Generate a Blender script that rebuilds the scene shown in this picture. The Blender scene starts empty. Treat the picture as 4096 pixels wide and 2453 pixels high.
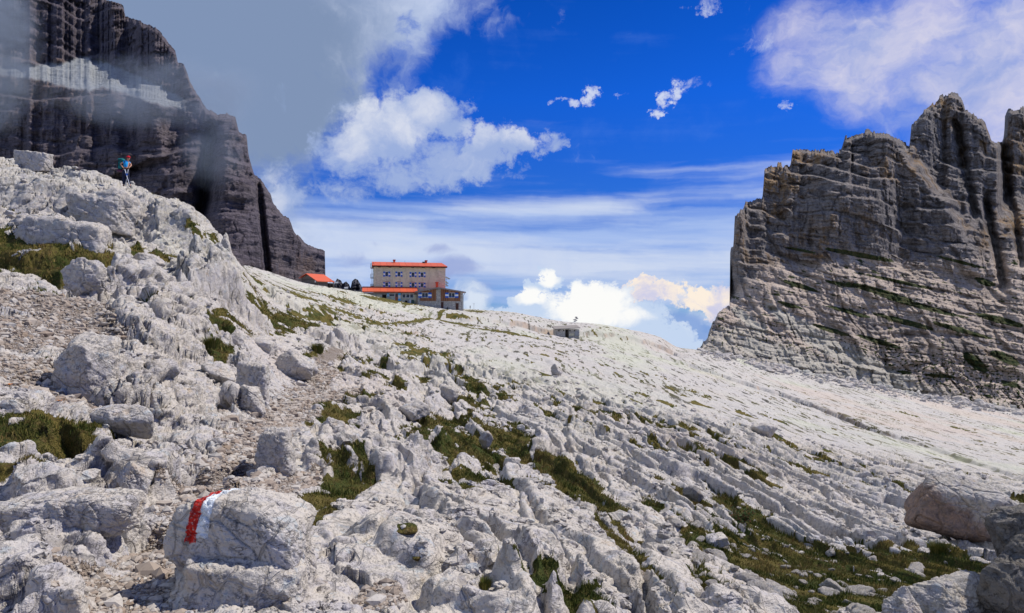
import bpy, math, random
import numpy as np
from mathutils import Vector, Matrix
D = bpy.data
SC = bpy.context.scene
COL = SC.collection
R = math.radians
# ------------------------------------------------------------------ camera
F = 683.0                      # focal length in picture widths of 1024
HZ = 320.0                     # row of the eye-level line
PITCH = math.atan((HZ - 306.5) / F)
cam_d = D.cameras.new('camera'); cam_d.lens = 36.0 * F / 1024.0; cam_d.sensor_width = 36.0
cam_d.clip_start = 0.05; cam_d.clip_end = 20000
cam = D.objects.new('camera', cam_d); COL.objects.link(cam)
cam.location = (0, 0, 0); cam.rotation_euler = (R(90) + PITCH, 0, 0)
SC.camera = cam
CP, SP = math.cos(PITCH), math.sin(PITCH)

def ray(px, py):
    """direction of a picture point, scaled so that y = 1"""
    a = (px - 512) / F; b = (306.5 - py) / F
    y = CP - b * SP; z = SP + b * CP
    return a / y, z / y

def P3(px, py, Y):
    a, b = ray(px, py)
    return Vector((a * Y, Y, b * Y))

def proj(x, y, z):
    yc = y * CP + z * SP; zc = -y * SP + z * CP
    return 512 + F * x / yc, 306.5 - F * zc / yc

# ------------------------------------------------------------------ world, sun, exposure
SUN_AZ, SUN_EL = 72.0, 53.0     # azimuth from +Y towards +X
SUN_POWER, SKY_POWER, EXPOSURE = 4.6, 0.1, 0.14
W = D.worlds.new('World'); SC.world = W; W.use_nodes = True
WT = W.node_tree; WT.nodes.clear()
W.cycles.sampling_method = 'MANUAL'; W.cycles.sample_map_resolution = 256
SC.view_settings.view_transform = 'Standard'; SC.view_settings.look = 'None'
SC.view_settings.gamma = 1; SC.view_settings.use_curve_mapping = False
SC.view_settings.exposure = EXPOSURE
sd = D.lights.new('sun', 'SUN'); sd.energy = SUN_POWER; sd.angle = R(0.8); sd.color = (1.0, 0.94, 0.85)
sun = D.objects.new('sun', sd); COL.objects.link(sun)
sdir = Vector((math.sin(R(SUN_AZ)) * math.cos(R(SUN_EL)), math.cos(R(SUN_AZ)) * math.cos(R(SUN_EL)), math.sin(R(SUN_EL))))
sun.rotation_euler = sdir.to_track_quat('Z', 'Y').to_euler(); sun.location = (0, 0, 60)
SC.cycles.max_bounces = 4; SC.cycles.diffuse_bounces = 2; SC.cycles.volume_bounces = 0
SC.cycles.transparent_max_bounces = 6
SC.cycles.volume_step_rate = 1.0

# ------------------------------------------------------------------ node expressions
class NX:
    """a socket (or number) with arithmetic"""
    def __init__(s, t, v): s.t = t; s.v = v
    def _m(s, op, *o, clamp=False):
        n = s.t.nodes.new('ShaderNodeMath'); n.operation = op; n.use_clamp = clamp
        for i, a in enumerate((s,) + o):
            a = a.v if isinstance(a, NX) else a
            if isinstance(a, (int, float)): n.inputs[i].default_value = a
            else: s.t.links.new(a, n.inputs[i])
        return NX(s.t, n.outputs[0])
    def __add__(s, o): return s._m('ADD', o)
    __radd__ = __add__
    def __mul__(s, o): return s._m('MULTIPLY', o)
    __rmul__ = __mul__
    def __sub__(s, o): return s._m('SUBTRACT', o)
    def __rsub__(s, o): return (s * -1) + o
    def __truediv__(s, o): return s._m('DIVIDE', o)
    def max(s, o): return s._m('MAXIMUM', o)
    def min(s, o): return s._m('MINIMUM', o)
    def pow(s, o): return s._m('POWER', o)
    def clamp(s): return s._m('ADD', 0.0, clamp=True)
    def ss(s, lo, hi):
        n = s.t.nodes.new('ShaderNodeMapRange'); n.interpolation_type = 'SMOOTHSTEP'
        s.t.links.new(s.v, n.inputs[0])
        if lo > hi:
            n.inputs[1].default_value = hi; n.inputs[2].default_value = lo
            n.inputs[3].default_value = 1; n.inputs[4].default_value = 0
        else:
            n.inputs[1].default_value = lo; n.inputs[2].default_value = hi
        return NX(s.t, n.outputs[0])

def vec(t, x, y, z=0.0):
    n = t.nodes.new('ShaderNodeCombineXYZ')
    for i, a in enumerate((x, y, z)):
        if isinstance(a, NX): t.links.new(a.v, n.inputs[i])
        else: n.inputs[i].default_value = a
    return n.outputs[0]

def noise(t, v, scale=1.0, detail=4, rough=0.55, dist=0.0, lac=2.0, dim='3D', col=False):
    n = t.nodes.new('ShaderNodeTexNoise'); n.noise_dimensions = dim
    t.links.new(v, n.inputs['Vector'])
    n.inputs['Scale'].default_value = scale; n.inputs['Detail'].default_value = detail
    n.inputs['Roughness'].default_value = rough; n.inputs['Distortion'].default_value = dist
    n.inputs['Lacunarity'].default_value = lac
    return n.outputs['Color'] if col else NX(t, n.outputs['Fac'])

def voro(t, v, scale=1.0, feature='F1', rand=1.0, out='Distance'):
    n = t.nodes.new('ShaderNodeTexVoronoi'); n.feature = feature
    t.links.new(v, n.inputs['Vector']); n.inputs['Scale'].default_value = scale
    n.inputs['Randomness'].default_value = rand
    o = n.outputs[out]
    return o if out == 'Color' else NX(t, o)

def sep(t, v):
    n = t.nodes.new('ShaderNodeSeparateXYZ'); t.links.new(v, n.inputs[0])
    return [NX(t, o) for o in n.outputs]

def vmul(t, v, s, add=(0, 0, 0), rot=0.0):
    n = t.nodes.new('ShaderNodeMapping'); t.links.new(v, n.inputs[0])
    n.inputs['Scale'].default_value = s; n.inputs['Location'].default_value = add
    n.inputs['Rotation'].default_value = (0, 0, rot)
    return n.outputs[0]

def mix(t, f, a, b, mode='MIX'):
    n = t.nodes.new('ShaderNodeMix'); n.data_type = 'RGBA'; n.blend_type = mode
    n.clamp_factor = True
    for k, a_ in ((0, f), (6, a), (7, b)):
        a_ = a_.v if isinstance(a_, NX) else a_
        if isinstance(a_, (int, float)): n.inputs[k].default_value = a_
        elif isinstance(a_, tuple): n.inputs[k].default_value = a_ + (1,) if len(a_) == 3 else a_
        else: t.links.new(a_, n.inputs[k])
    return n.outputs[2]

def ramp(t, f, stops, ease='LINEAR'):
    n = t.nodes.new('ShaderNodeValToRGB'); t.links.new(f.v, n.inputs[0])
    n.color_ramp.interpolation = ease
    el = n.color_ramp.elements
    while len(el) < len(stops): el.new(0.5)
    for e, (p, c) in zip(el, stops):
        e.position = p
        e.color = (c, c, c, 1) if isinstance(c, (int, float)) else tuple(c) + (1,)
    return n.outputs[0]

#SKYCODE
# ------------------------------------------------------------------ the sky: physical sky with clouds, laid out by compass direction
def build_sky():
    t = WT
    tc = t.nodes.new('ShaderNodeTexCoord'); d = tc.outputs['Generated']
    x, y, z = sep(t, d)
    n = t.nodes.new('ShaderNodeMath'); n.operation = 'ARCTAN2'
    t.links.new(x.v, n.inputs[0]); t.links.new(y.v, n.inputs[1])
    A = NX(t, n.outputs[0]) * (180 / math.pi)
    n = t.nodes.new('ShaderNodeMath'); n.operation = 'ARCSINE'; t.links.new(z.v, n.inputs[0])
    E = NX(t, n.outputs[0]) * (180 / math.pi)
    def ae(px, py):
        a, b = ray(px, py)
        return math.degrees(math.atan(a)), math.degrees(math.atan(b / math.hypot(1, a)))
    pv = vec(t, A, E, 0.0)
    # domain warp
    wn = t.nodes.new('ShaderNodeTexNoise'); t.links.new(pv, wn.inputs['Vector'])
    wn.inputs['Scale'].default_value = 0.16; wn.inputs['Detail'].default_value = 5; wn.inputs['Roughness'].default_value = 0.6
    wr, wg, wb = sep(t, wn.outputs['Color'])
    Aw = A + (wr - 0.5) * 6.0; Ew = E + (wg - 0.5) * 5.0
    A2 = A + (wr - 0.5) * 2.2; E2 = E + (wg - 0.5) * 2.0
    pw = vec(t, Aw, Ew, 3.0)
    f1 = noise(t, pw, 0.22, 9, 0.58)
    f2 = noise(t, vec(t, Aw + 0.9, Ew - 1.3, 7.5), 0.30, 8, 0.6)
    fine = noise(t, vec(t, Aw, Ew, 11.0), 0.9, 7, 0.62)
    vf = noise(t, vec(t, A, E, 17.0), 0.75, 6, 0.68, col=True); vr, vg, vb = sep(t, vf)
    A3 = A2 + (vr - 0.5) * 4.2; E3 = E2 + (vg - 0.5) * 3.2
    def blobs(lst, Ax, Ex):
        acc = None
        for (px, py, rx, ry, s) in lst:
            a, e = ae(px, py); ra = rx / F * 57.3 * math.cos(R(a)) ** 1.6; re = ry / F * 57.3
            dx = (Ax - a) * (1 / ra); dy = (Ex - e) * (1 / re)
            q = (dx * dx + dy * dy)
            v = (1.0 - q).max(0.0) * s
            acc = v if acc is None else acc.max(v)
        return acc
    sk = t.nodes.new('ShaderNodeTexSky'); sk.sky_type = 'NISHITA'; sk.sun_disc = False
    sk.sun_elevation = R(SUN_EL); sk.sun_rotation = R(SUN_AZ); sk.altitude = 2500
    sk.air_density = 1.0; sk.dust_density = 0.3; sk.ozone_density = 3.0
    # the deep polarised blue: paler towards eye level
    tint = ramp(t, (E * (1 / 40.0)).clamp(), [(0.0, (0.20, 0.42, 0.80)), (0.18, (0.14, 0.40, 0.95)), (0.45, (0.05, 0.44, 1.35)), (0.75, (0.012, 0.34, 1.10)), (1.0, (0.008, 0.27, 0.90))])
    base = mix(t, 1.0, sk.outputs[0], tint, 'MULTIPLY')
    K = 1.0 / SKY_POWER / 2 ** EXPOSURE          # cloud radiances below are display-linear
    def c(r, g, b):             # picture colour (0-255) to scene value
        f = lambda u: ((u / 255 + 0.055) / 1.055) ** 2.4
        return (f(r) * K, f(g) * K, f(b) * K)
    col = base
    def lay(mask, colour):
        nonlocal col
        col = mix(t, mask, col, colour)
    # thin stratus bands low over the horizon
    st = noise(t, vec(t, A * 0.05 + (wr - .5) * 0.5, E * 0.7 + (wg - .5) * .8 + A * 0.01, 1.0), 1.0, 4, 0.5)
    st2 = noise(t, vec(t, A * 0.035 + (wb - .5) * 0.4, E * 0.3 + A * 0.012, 5.0), 1.0, 5, 0.55)
    band = ramp(t, (E * (1 / 20.0)).clamp(), [(0, 0.8), (0.14, 0.74), (0.22, 0.9), (0.33, 0.96), (0.44, 0.82), (0.5, 0.62), (0.58, 0.45), (0.72, 0.30), (1, 0.14)])
    m = (NX(t, band) + (st - 0.5) * 1.0 + (st2 - 0.5) * 0.7).ss(0.36, 1.02)
    lay(m, mix(t, st2.ss(0.35, 0.65), c(165, 190, 238), c(208, 219, 240)))
    # faint veils high up
    lay((st2 + (f1 - 0.5) * 0.6).ss(0.52, 0.85) * 0.22, c(120, 160, 235))
    # cloud sheet upper right
    b = blobs([(900, 52, 150, 62, 1.0), (985, 70, 150, 70, 1.1), (800, 70, 60, 34, .75), (1040, 30, 140, 60, 1.0), (1000, 120, 110, 50, .7), (1200, 60, 200, 120, 1.0), (830, 30, 90, 36, .62)], A2, E2)
    sr = noise(t, vec(t, Aw * 0.35 - E * 0.15, Ew * 0.8 + A * 0.12, 2.0), 0.35, 8, 0.6)
    m = (b + (sr - 0.5) * 1.7 + (f1 - 0.5) * .5 + (fine - .5) * .3).ss(-0.05, 1.15) * 0.97 * b.ss(0, .25)
    lay(m, mix(t, (sr * 0.6 + f2 * 0.5).ss(0.38, 0.72), c(150, 168, 222), c(214, 212, 232)))
    # small wisps
    b = blobs([(575, 100, 14, 7, .9), (592, 94, 9, 12, 1.0), (560, 98, 12, 4, .6), (668, 97, 12, 10, 1), (655, 110, 12, 6, .8), (680, 90, 8, 9, .8), (624, 93, 11, 3.5, .5), (702, 2, 18, 7, .6), (690, 84, 22, 8, .4), (786, 108, 6, 8, .6), (755, 45, 30, 12, .3)], A3, E3)
    lay((b * 1.3 + (fine - 0.5) * 2.2 + (sr - .5) * 1.0).ss(0.15, 1.3) * b.ss(0, .35) * 0.95, c(208, 217, 241))
    # the big grey bank on the left and the billows at its edge
    edge = ramp(t, (E * (1 / 40.0)).clamp(), [(0.0, 0.30), (0.1, .335), (0.2, 0.345), (0.27, 0.37), (0.34, 0.45), (0.42, 0.50), (0.49, 0.50), (0.55, 0.56), (0.60, 0.63), (0.68, 0.665), (1, .68)])
    # edge value v: azimuth = v*60-40
    q = (NX(t, edge) * 60.0 - 40.0 - A + 1.0) * 0.085 + (f1 - 0.5) * 1.5 + (fine - .5) * .35
    bank = q.ss(-0.15, 0.55)
    g = (noise(t, vec(t, Aw * 0.5, Ew * 0.5, 9.0), 0.13, 4, 0.5))
    bl = blobs([(150, 40, 330, 260, 1.0)], A2, E2)
    bankc = mix(t, (bl + (g - 0.5) * 0.7).ss(0.05, 0.75), c(172, 190, 228), c(128, 148, 182))
    bankc = mix(t, ((f2 - 0.5) * 2 + (A + 18) * 0.06).ss(0.2, 1.6), bankc, c(208, 218, 240))
    lay(bank, bankc)
    # holes of blue in the bank near its edge
    b = blobs([(410, 22, 18, 18, .8), (405, 50, 22, 14, .8), (432, 40, 16, 12, .6), (450, 85, 30, 20, 1.0), (395, 70, 14, 10, .5), (462, 68, 16, 22, .9), (455, 215, 10, 8, .2)], A2, E2)
    lay((b + (fine - 0.5) * 1.9).ss(0.35, 1.2) * b.ss(0, .2) * 0.85, c(38, 98, 205))
    # bright billows
    b = blobs([(385, 130, 62, 42, 1.0), (425, 112, 55, 26, 1.0), (350, 150, 45, 34, .8), (455, 125, 22, 20, .8), (490, 148, 34, 28, 1.05), (520, 143, 32, 17, .9), (548, 140, 20, 10, .55), (475, 165, 30, 20, .8), (515, 172, 18, 10, .5), (440, 165, 45, 30, .7), (400, 180, 50, 24, .6), (350, 190, 46, 20, .5), (285, 190, 22, 40, .5), (270, 175, 20, 22, .5)], A3, E3)
    m = (b + (f1 - 0.5) * 1.35 + (fine - 0.5) * .9).ss(0.08, 0.75) * b.ss(0, .15)
    hi = blobs([(385, 115, 60, 34, 1.0), (425, 108, 40, 20, 1.0), (480, 132, 28, 22, .9), (520, 136, 30, 14, .7), (275, 185, 20, 36, .8), (350, 130, 34, 28, .8)], A2, E2)
    bc = mix(t, (hi + (f2 - 0.5) * 2.2).ss(0.1, 1.2), c(160, 180, 222), c(226, 230, 240))
    lay(m * 0.92, bc)
    # grey-blue wisps around the hut
    b = blobs([(455, 268, 40, 16, .9), (440, 252, 22, 9, .7), (385, 245, 26, 8, .5), (480, 285, 26, 14, .6), (350, 262, 36, 14, .5)], A2, E2)
    lay((b + (f1 - 0.5) * 1.6 + (fine - .5) * .5).ss(0.3, 0.9) * 0.75, c(150, 165, 215))
    # cloud sea low down, towering cumulus
    b = blobs([(590, 330, 150, 36, .75), (470, 300, 28, 26, .9), (720, 335, 90, 30, .6), (500, 320, 90, 20, .8)], A2, E2)
    lay((b + (f1 - 0.5) * 1.2 + (fine - .5) * .4).ss(0.18, 0.6) * 0.9, mix(t, f2.ss(0.35, 0.6), c(150, 178, 224), c(220, 230, 244)))
    b = blobs([(660, 322, 60, 16, 1.0), (690, 332, 60, 14, 1.0), (620, 300, 50, 10, .6)], A2, E2)
    lay((b + (f1 - 0.5) * 1.2).ss(0.3, 0.9) * 0.8, c(112, 152, 216))
    b = blobs([(655, 290, 36, 13, 1.0), (640, 284, 20, 9, 1.0), (712, 300, 42, 15, 1.0), (700, 292, 24, 10, .8), (680, 296, 24, 8, .5), (725, 288, 16, 10, .7)], A3, E3)
    m = (b + (f1 - 0.5) * 1.3 + (fine - .5) * 1.3).ss(0.12, 0.62) * b.ss(0, .12)
    lay(m * .95, mix(t, (f2 + (fine - .5) * .3).ss(0.38, 0.62), c(206, 206, 232), c(255, 240, 222)))
    b = blobs([(548, 278, 13, 11, 1.0), (536, 290, 18, 11, 1.0), (522, 302, 22, 11, 1.0), (505, 312, 26, 8, .9), (592, 304, 52, 28, 1.25), (575, 320, 90, 26, 1.2), (625, 318, 50, 20, 1.1), (655, 334, 48, 16, 1.0), (690, 345, 30, 8, .8)], A3, E3)
    m = (b + (f1 - 0.5) * 1.3 + (fine - .5) * 1.3).ss(0.08, 0.60) * b.ss(0, .12)
    hi = blobs([(590, 304, 55, 30, 1.1), (548, 277, 15, 12, 1.0), (530, 296, 24, 12, .8), (610, 318, 50, 14, .8)], A2, E2)
    lay(m, mix(t, (hi + (f2 - 0.5) * 1.2 + (fine - .5) * .6).ss(0.05, 0.7), c(196, 214, 240), c(252, 252, 250)))
    bg = t.nodes.new('ShaderNodeBackground'); t.links.new(col, bg.inputs[0]); bg.inputs[1].default_value = SKY_POWER
    o = t.nodes.new('ShaderNodeOutputWorld'); t.links.new(bg.outputs[0], o.inputs[0])
build_sky()

# ------------------------------------------------------------------ numpy noise
_rng = np.random.RandomState(7)
_PERM = np.concatenate([_rng.permutation(1024)] * 2).astype(np.int32)
_GA = _rng.rand(1024) * 2 * np.pi
_GX, _GY = np.cos(_GA).astype(np.float32), np.sin(_GA).astype(np.float32)
_RV = _rng.rand(1024, 6).astype(np.float32)
f32 = lambda a: np.asarray(a, np.float32)
def _h(i, j, s=0):
    return _PERM[(_PERM[(i + s * 131) & 1023] + j) & 1023]
def perlin(x, y, s=0):
    x = f32(x); y = f32(y)
    xi = np.floor(x).astype(np.int32); yi = np.floor(y).astype(np.int32)
    fx = x - xi; fy = y - yi
    u = fx * fx * fx * (fx * (fx * 6 - 15) + 10); v = fy * fy * fy * (fy * (fy * 6 - 15) + 10)
    def g(i, j, dx, dy):
        k = _h(i, j, s); return _GX[k] * dx + _GY[k] * dy
    a = g(xi, yi, fx, fy); b = g(xi + 1, yi, fx - 1, fy)
    c = g(xi, yi + 1, fx, fy - 1); d = g(xi + 1, yi + 1, fx - 1, fy - 1)
    return ((a + u * (b - a)) * (1 - v) + (c + u * (d - c)) * v) * 1.5
def fbm(x, y, o=4, s=0, g=0.5):
    a = 1.0; r = 0; t = 0
    for k in range(o):
        r = r + a * perlin(x * (2 ** k) + 17.3 * k, y * (2 ** k) - 9.1 * k, s + k); t += a; a *= g
    return r / t
def ridged(x, y, o=3, s=0):
    a = 1.0; r = 0; t = 0
    for k in range(o):
        r = r + a * (1 - np.abs(perlin(x * 2 ** k + 5.1 * k, y * 2 ** k, s + k)) * 2); t += a; a *= .5
    return r / t
def worley(x, y, s=0, jit=0.9, need='all'):
    """F1, F2-F1 edge, per-cell random columns (value, tilt x, tilt y), offset from the cell's centre"""
    x = f32(x); y = f32(y)
    xi = np.floor(x).astype(np.int32); yi = np.floor(y).astype(np.int32)
    F1 = np.full(x.shape, 9., np.float32); F2 = F1.copy(); ID = np.zeros(x.shape, np.int32)
    CX = np.zeros(x.shape, np.float32); CY = CX.copy()
    for di in (-1, 0, 1):
        for dj in (-1, 0, 1):
            k = _h(xi + di, yi + dj, s)
            px = (xi + di) + 0.5 + jit * (_RV[k, 0] - .5); py = (yi + dj) + 0.5 + jit * (_RV[k, 1] - .5)
            d = (x - px) ** 2 + (y - py) ** 2
            m = d < F1
            F2 = np.where(m, F1, np.minimum(F2, d)); F1 = np.where(m, d, F1)
            ID = np.where(m, k, ID); CX = np.where(m, px, CX); CY = np.where(m, py, CY)
    F1 = np.sqrt(F1); F2 = np.sqrt(F2)
    return F1, F2 - F1, _RV[ID, 2], _RV[ID, 3] - .5, _RV[ID, 4] - .5, x - CX, y - CY
def sst(a, b, x):
    t = np.clip((x - a) / (b - a), 0, 1); return t * t * (3 - 2 * t)

# ------------------------------------------------------------------ base ground: measured row of the ground at each distance, per column
def Z(z): return ('z', z)
TAB = {
 -500: [(1, Z(-1.6)), (5, Z(-0.8)), (10, Z(1)), (20, Z(5)), (33, Z(9)), (60, Z(9)), (120, Z(6)), (400, Z(-10))],
 -200: [(1, Z(-1.6)), (4, Z(-1.4)), (8, Z(-0.9)), (14, Z(.4)), (20, Z(2)), (26, Z(4.2)), (33, Z(7.4)), (45, Z(7.5)), (80, Z(5)), (130, Z(4)), (400, Z(-10))],
 0:    [(1, Z(-1.7)), (4, Z(-1.7)), (6, 515), (9, 428), (12.5, 350), (17, 298), (21, 272), (24, 262), (26, 244), (28, 216), (31, 205), (32.5, 198), (34, 170), (38, 163), (44, 163), (55, Z(7)), (130, Z(4)), (400, Z(-12))],
 60:   [(1, Z(-1.7)), (4, Z(-1.7)), (6, 520), (9, 440), (12, 382), (16, 330), (20, 290), (24, 266), (27, 244), (30, 222), (33, 214), (34.5, 180), (38, 172), (44, 174), (55, Z(7)), (130, Z(4)), (400, Z(-12))],
 125:  [(1, Z(-1.7)), (4, Z(-1.72)), (6, 530), (9, 455), (12, 405), (15, 360), (19, 315), (24, 282), (28, 262), (31, 244), (34, 232), (35.5, 196), (38, 186), (44, 188), (55, Z(6.2)), (130, Z(4)), (400, Z(-12))],
 190:  [(1, Z(-1.7)), (4, Z(-1.74)), (6, 528), (9, 462), (13, 412), (18, 362), (23, 322), (28, 292), (32, 262), (34.5, 245), (36, 213), (38, 207), (45, 210), (60, Z(5.4)), (130, Z(4)), (400, Z(-12))],
 218:  [(1, Z(-1.7)), (4, Z(-1.76)), (6, 526), (9, 466), (13, 420), (18, 375), (23, 338), (28, 312), (33, 285), (36, 262), (38, 240), (40, 236), (48, 238), (60, Z(5.2)), (130, Z(4.5)), (400, Z(-12))],
 240:  [(1, Z(-1.7)), (4, Z(-1.78)), (6, 528), (9, 470), (13, 424), (18, 384), (24, 348), (30, 320), (36, 300), (40, 278), (43, 266), (60, 265), (90, 264), (130, 264), (170, 266), (400, Z(-12))],
 270:  [(1, Z(-1.7)), (4, Z(-1.8)), (6, 532), (9, 478), (13, 430), (18, 400), (24, 375), (32, 345), (42, 315), (60, 290), (90, 278), (130, 272), (170, 274), (400, Z(-12))],
 300:  [(1, Z(-1.7)), (4, Z(-1.82)), (6, 540), (9, 490), (13, 440), (18, 408), (26, 385), (34, 352), (45, 325), (60, 307), (90, 293), (130, 283), (160, 282), (200, 284), (400, Z(-12))],
 330:  [(1, Z(-1.7)), (4, Z(-1.85)), (6, 545), (9, 495), (13, 450), (18, 416), (26, 388), (34, 362), (45, 338), (60, 320), (90, 303), (130, 291), (152, 287), (200, 288), (400, Z(-12))],
 360:  [(1, Z(-1.7)), (4, Z(-1.85)), (6, 548), (9, 500), (13, 452), (17, 428), (24, 400), (32, 374), (45, 350), (60, 333), (90, 314), (130, 300), (165, 293), (200, 292.5), (400, Z(-12))],
 400:  [(1, Z(-1.7)), (4, Z(-1.85)), (6, 550), (9, 505), (13, 456), (18, 430), (26, 402), (36, 378), (50, 355), (70, 338), (95, 325), (130, 312), (150, 308), (167, 301.5), (200, 299), (400, Z(-12))],
 440:  [(1, Z(-1.7)), (4, Z(-1.9)), (6, 560), (9, 510), (14, 460), (20, 430), (28, 405), (40, 380), (55, 360), (75, 345), (100, 333), (135, 321), (150, 318), (156, 311), (170, 308.5), (200, 307.5), (400, Z(-12))],
 465:  [(1, Z(-1.7)), (4, Z(-1.9)), (6, 565), (9, 515), (14, 468), (20, 436), (28, 410), (40, 385), (55, 366), (75, 350), (100, 338), (138, 325), (150, 321), (155, 314), (170, 311.5), (210, 309), (400, Z(-12))],
 512:  [(1, Z(-1.75)), (4, Z(-2.0)), (6, 575), (9, 525), (14, 478), (20, 446), (28, 418), (40, 393), (56, 373), (80, 354), (110, 340), (145, 329), (158, 325), (163, 318), (180, 315), (210, 312), (400, Z(-12))],
 560:  [(1, Z(-1.75)), (4, Z(-2.1)), (6, 582), (9, 535), (14, 488), (20, 455), (28, 427), (40, 403), (56, 383), (80, 363), (110, 350), (150, 339), (163, 336.5), (170, 335), (174, 328), (190, 324), (210, 321.5), (400, Z(-12))],
 600:  [(1, Z(-1.75)), (4, Z(-2.15)), (6, 588), (9, 542), (14, 498), (20, 464), (28, 436), (40, 412), (56, 392), (80, 372), (110, 358), (150, 346), (175, 338), (180, 330), (195, 326), (210, 324), (400, Z(-12))],
 640:  [(1, Z(-1.8)), (4, Z(-2.2)), (6, 592), (9, 550), (14, 508), (20, 473), (28, 444), (40, 420), (56, 400), (80, 381), (110, 367), (150, 354), (178, 346), (184, 338), (200, 334), (212, 331.5), (400, Z(-13))],
 664:  [(1, Z(-1.8)), (4, Z(-2.2)), (6, 596), (9, 555), (14, 513), (20, 479), (28, 449), (40, 425), (56, 405), (80, 387), (110, 373), (150, 360), (180, 352), (188, 345), (200, 342), (212, 338), (400, Z(-13))],
 674:  [(1, Z(-1.8)), (4, Z(-2.2)), (6, 597), (9, 557), (14, 515), (20, 481), (28, 451), (40, 427), (56, 408), (80, 390), (110, 376), (150, 362), (185, 354), (212, 348), (400, Z(-16))],
 700:  [(1, Z(-1.8)), (4, Z(-2.3)), (6, 603), (9, 565), (14, 522), (20, 490), (28, 458), (40, 433), (56, 414), (80, 396), (110, 382), (150, 368), (185, 358), (215, 351), (240, 350), (400, 351)],
 750:  [(1, Z(-1.8)), (4, Z(-2.4)), (6, 612), (9, 578), (13, 545), (20, 502), (28, 472), (40, 447), (56, 426), (80, 409), (110, 396), (150, 382), (185, 371), (220, 361), (400, 366)],
 800:  [(1, Z(-1.8)), (4, Z(-2.6)), (6, 622), (9, 592), (13, 560), (20, 516), (28, 487), (40, 462), (56, 441), (80, 423), (110, 409), (150, 394), (185, 382), (225, 371), (400, 378)],
 860:  [(1, Z(-1.9)), (4, Z(-2.8)), (6, 632), (9, 600), (13, 568), (17, 545), (24, 515), (33, 488), (45, 467), (60, 450), (85, 432), (115, 417), (150, 403), (185, 392), (230, 382), (400, 388)],
 930:  [(1, Z(-1.9)), (4, Z(-2.9)), (6, 640), (9, 606), (13, 578), (17, 552), (24, 524), (33, 500), (45, 480), (60, 463), (85, 444), (115, 430), (150, 416), (185, 405), (230, 396), (400, 400)],
 1024: [(1, Z(-1.9)), (4, Z(-3.0)), (6, 645), (9, 612), (13, 584), (17, 556), (24, 530), (33, 508), (45, 490), (60, 474), (85, 458), (115, 444), (150, 430), (185, 420), (230, 410), (400, 412)],
 1200: [(1, Z(-2.0)), (4, Z(-3.1)), (6, 650), (9, 618), (13, 590), (17, 565), (24, 542), (33, 522), (45, 505), (60, 490), (85, 474), (115, 460), (150, 446), (185, 436), (230, 428), (400, 430)],
 1524: [(1, Z(-2.1)), (4, Z(-3.2)), (9, 640), (17, 590), (33, 540), (60, 505), (115, 470), (230, 440), (400, 440)],
}
_LY = np.log(np.geomspace(1.0, 400.0, 700))
_PXG = np.arange(-500, 1525, 4.0)
def _mk():
    keys = sorted(TAB); cols = []
    for k in keys:
        ys = []; ss_ = []
        for Yk, v in TAB[k]:
            s = v[1] / Yk if isinstance(v, tuple) else ray(k, v)[1]
            ys.append(math.log(Yk)); ss_.append(s * Yk if False else s)
        # refine near knots: interpolate height, not slope, nearer than 6 m
        y0 = np.array(ys); s0 = np.array(ss_)
        zz = np.interp(_LY, y0, s0 * np.exp(y0)); sl = np.interp(_LY, y0, s0)
        w = sst(math.log(6), math.log(9), _LY)
        cols.append((1 - w) * zz / np.exp(_LY) + w * sl)
    C = np.array(cols)                      # keys x LY
    G = np.array([np.interp(_PXG, keys, C[:, j]) for j in range(C.shape[1])]).T
    ker = np.exp(-np.linspace(-2, 2, 9) ** 2); ker /= ker.sum()
    G = np.apply_along_axis(lambda v: np.convolve(np.pad(v, 4, mode='edge'), ker, 'valid'), 0, G)
    ker = np.exp(-np.linspace(-2, 2, 5) ** 2); ker /= ker.sum()
    G = np.apply_along_axis(lambda v: np.convolve(np.pad(v, 2, mode='edge'), ker, 'valid'), 1, G)
    return G
_G = _mk()
def col_of(X, Y): return 512 + F * (X / Y) / CP          # column of a plan position (row-independent to well under a pixel)
def base_s(px, lnY):
    a = np.clip((px - _PXG[0]) / 4.0, 0, len(_PXG) - 1.001); b = np.clip((lnY - _LY[0]) / (_LY[1] - _LY[0]), 0, len(_LY) - 1.001)
    i = a.astype(int); j = b.astype(int); u = a - i; v = b - j
    return (_G[i, j] * (1 - u) + _G[i + 1, j] * u) * (1 - v) + (_G[i, j + 1] * (1 - u) + _G[i + 1, j + 1] * u) * v
def base_z(X, Y):
    X = np.asarray(X, float); Y = np.asarray(Y, float)
    return base_s(col_of(X, Y), np.log(Y)) * Y
def Yof(px, py, far=True):
    """distance at which the base ground passes row py in column px (nearest crossing)"""
    ly = np.linspace(math.log(2.5), math.log(260), 1500)
    s = base_s(np.full(1500, float(px)), ly); t = ray(px, py)[1]
    k = np.argmax(s >= t)
    return float(np.exp(ly[k])) if s.max() >= t else 200.0

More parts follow.
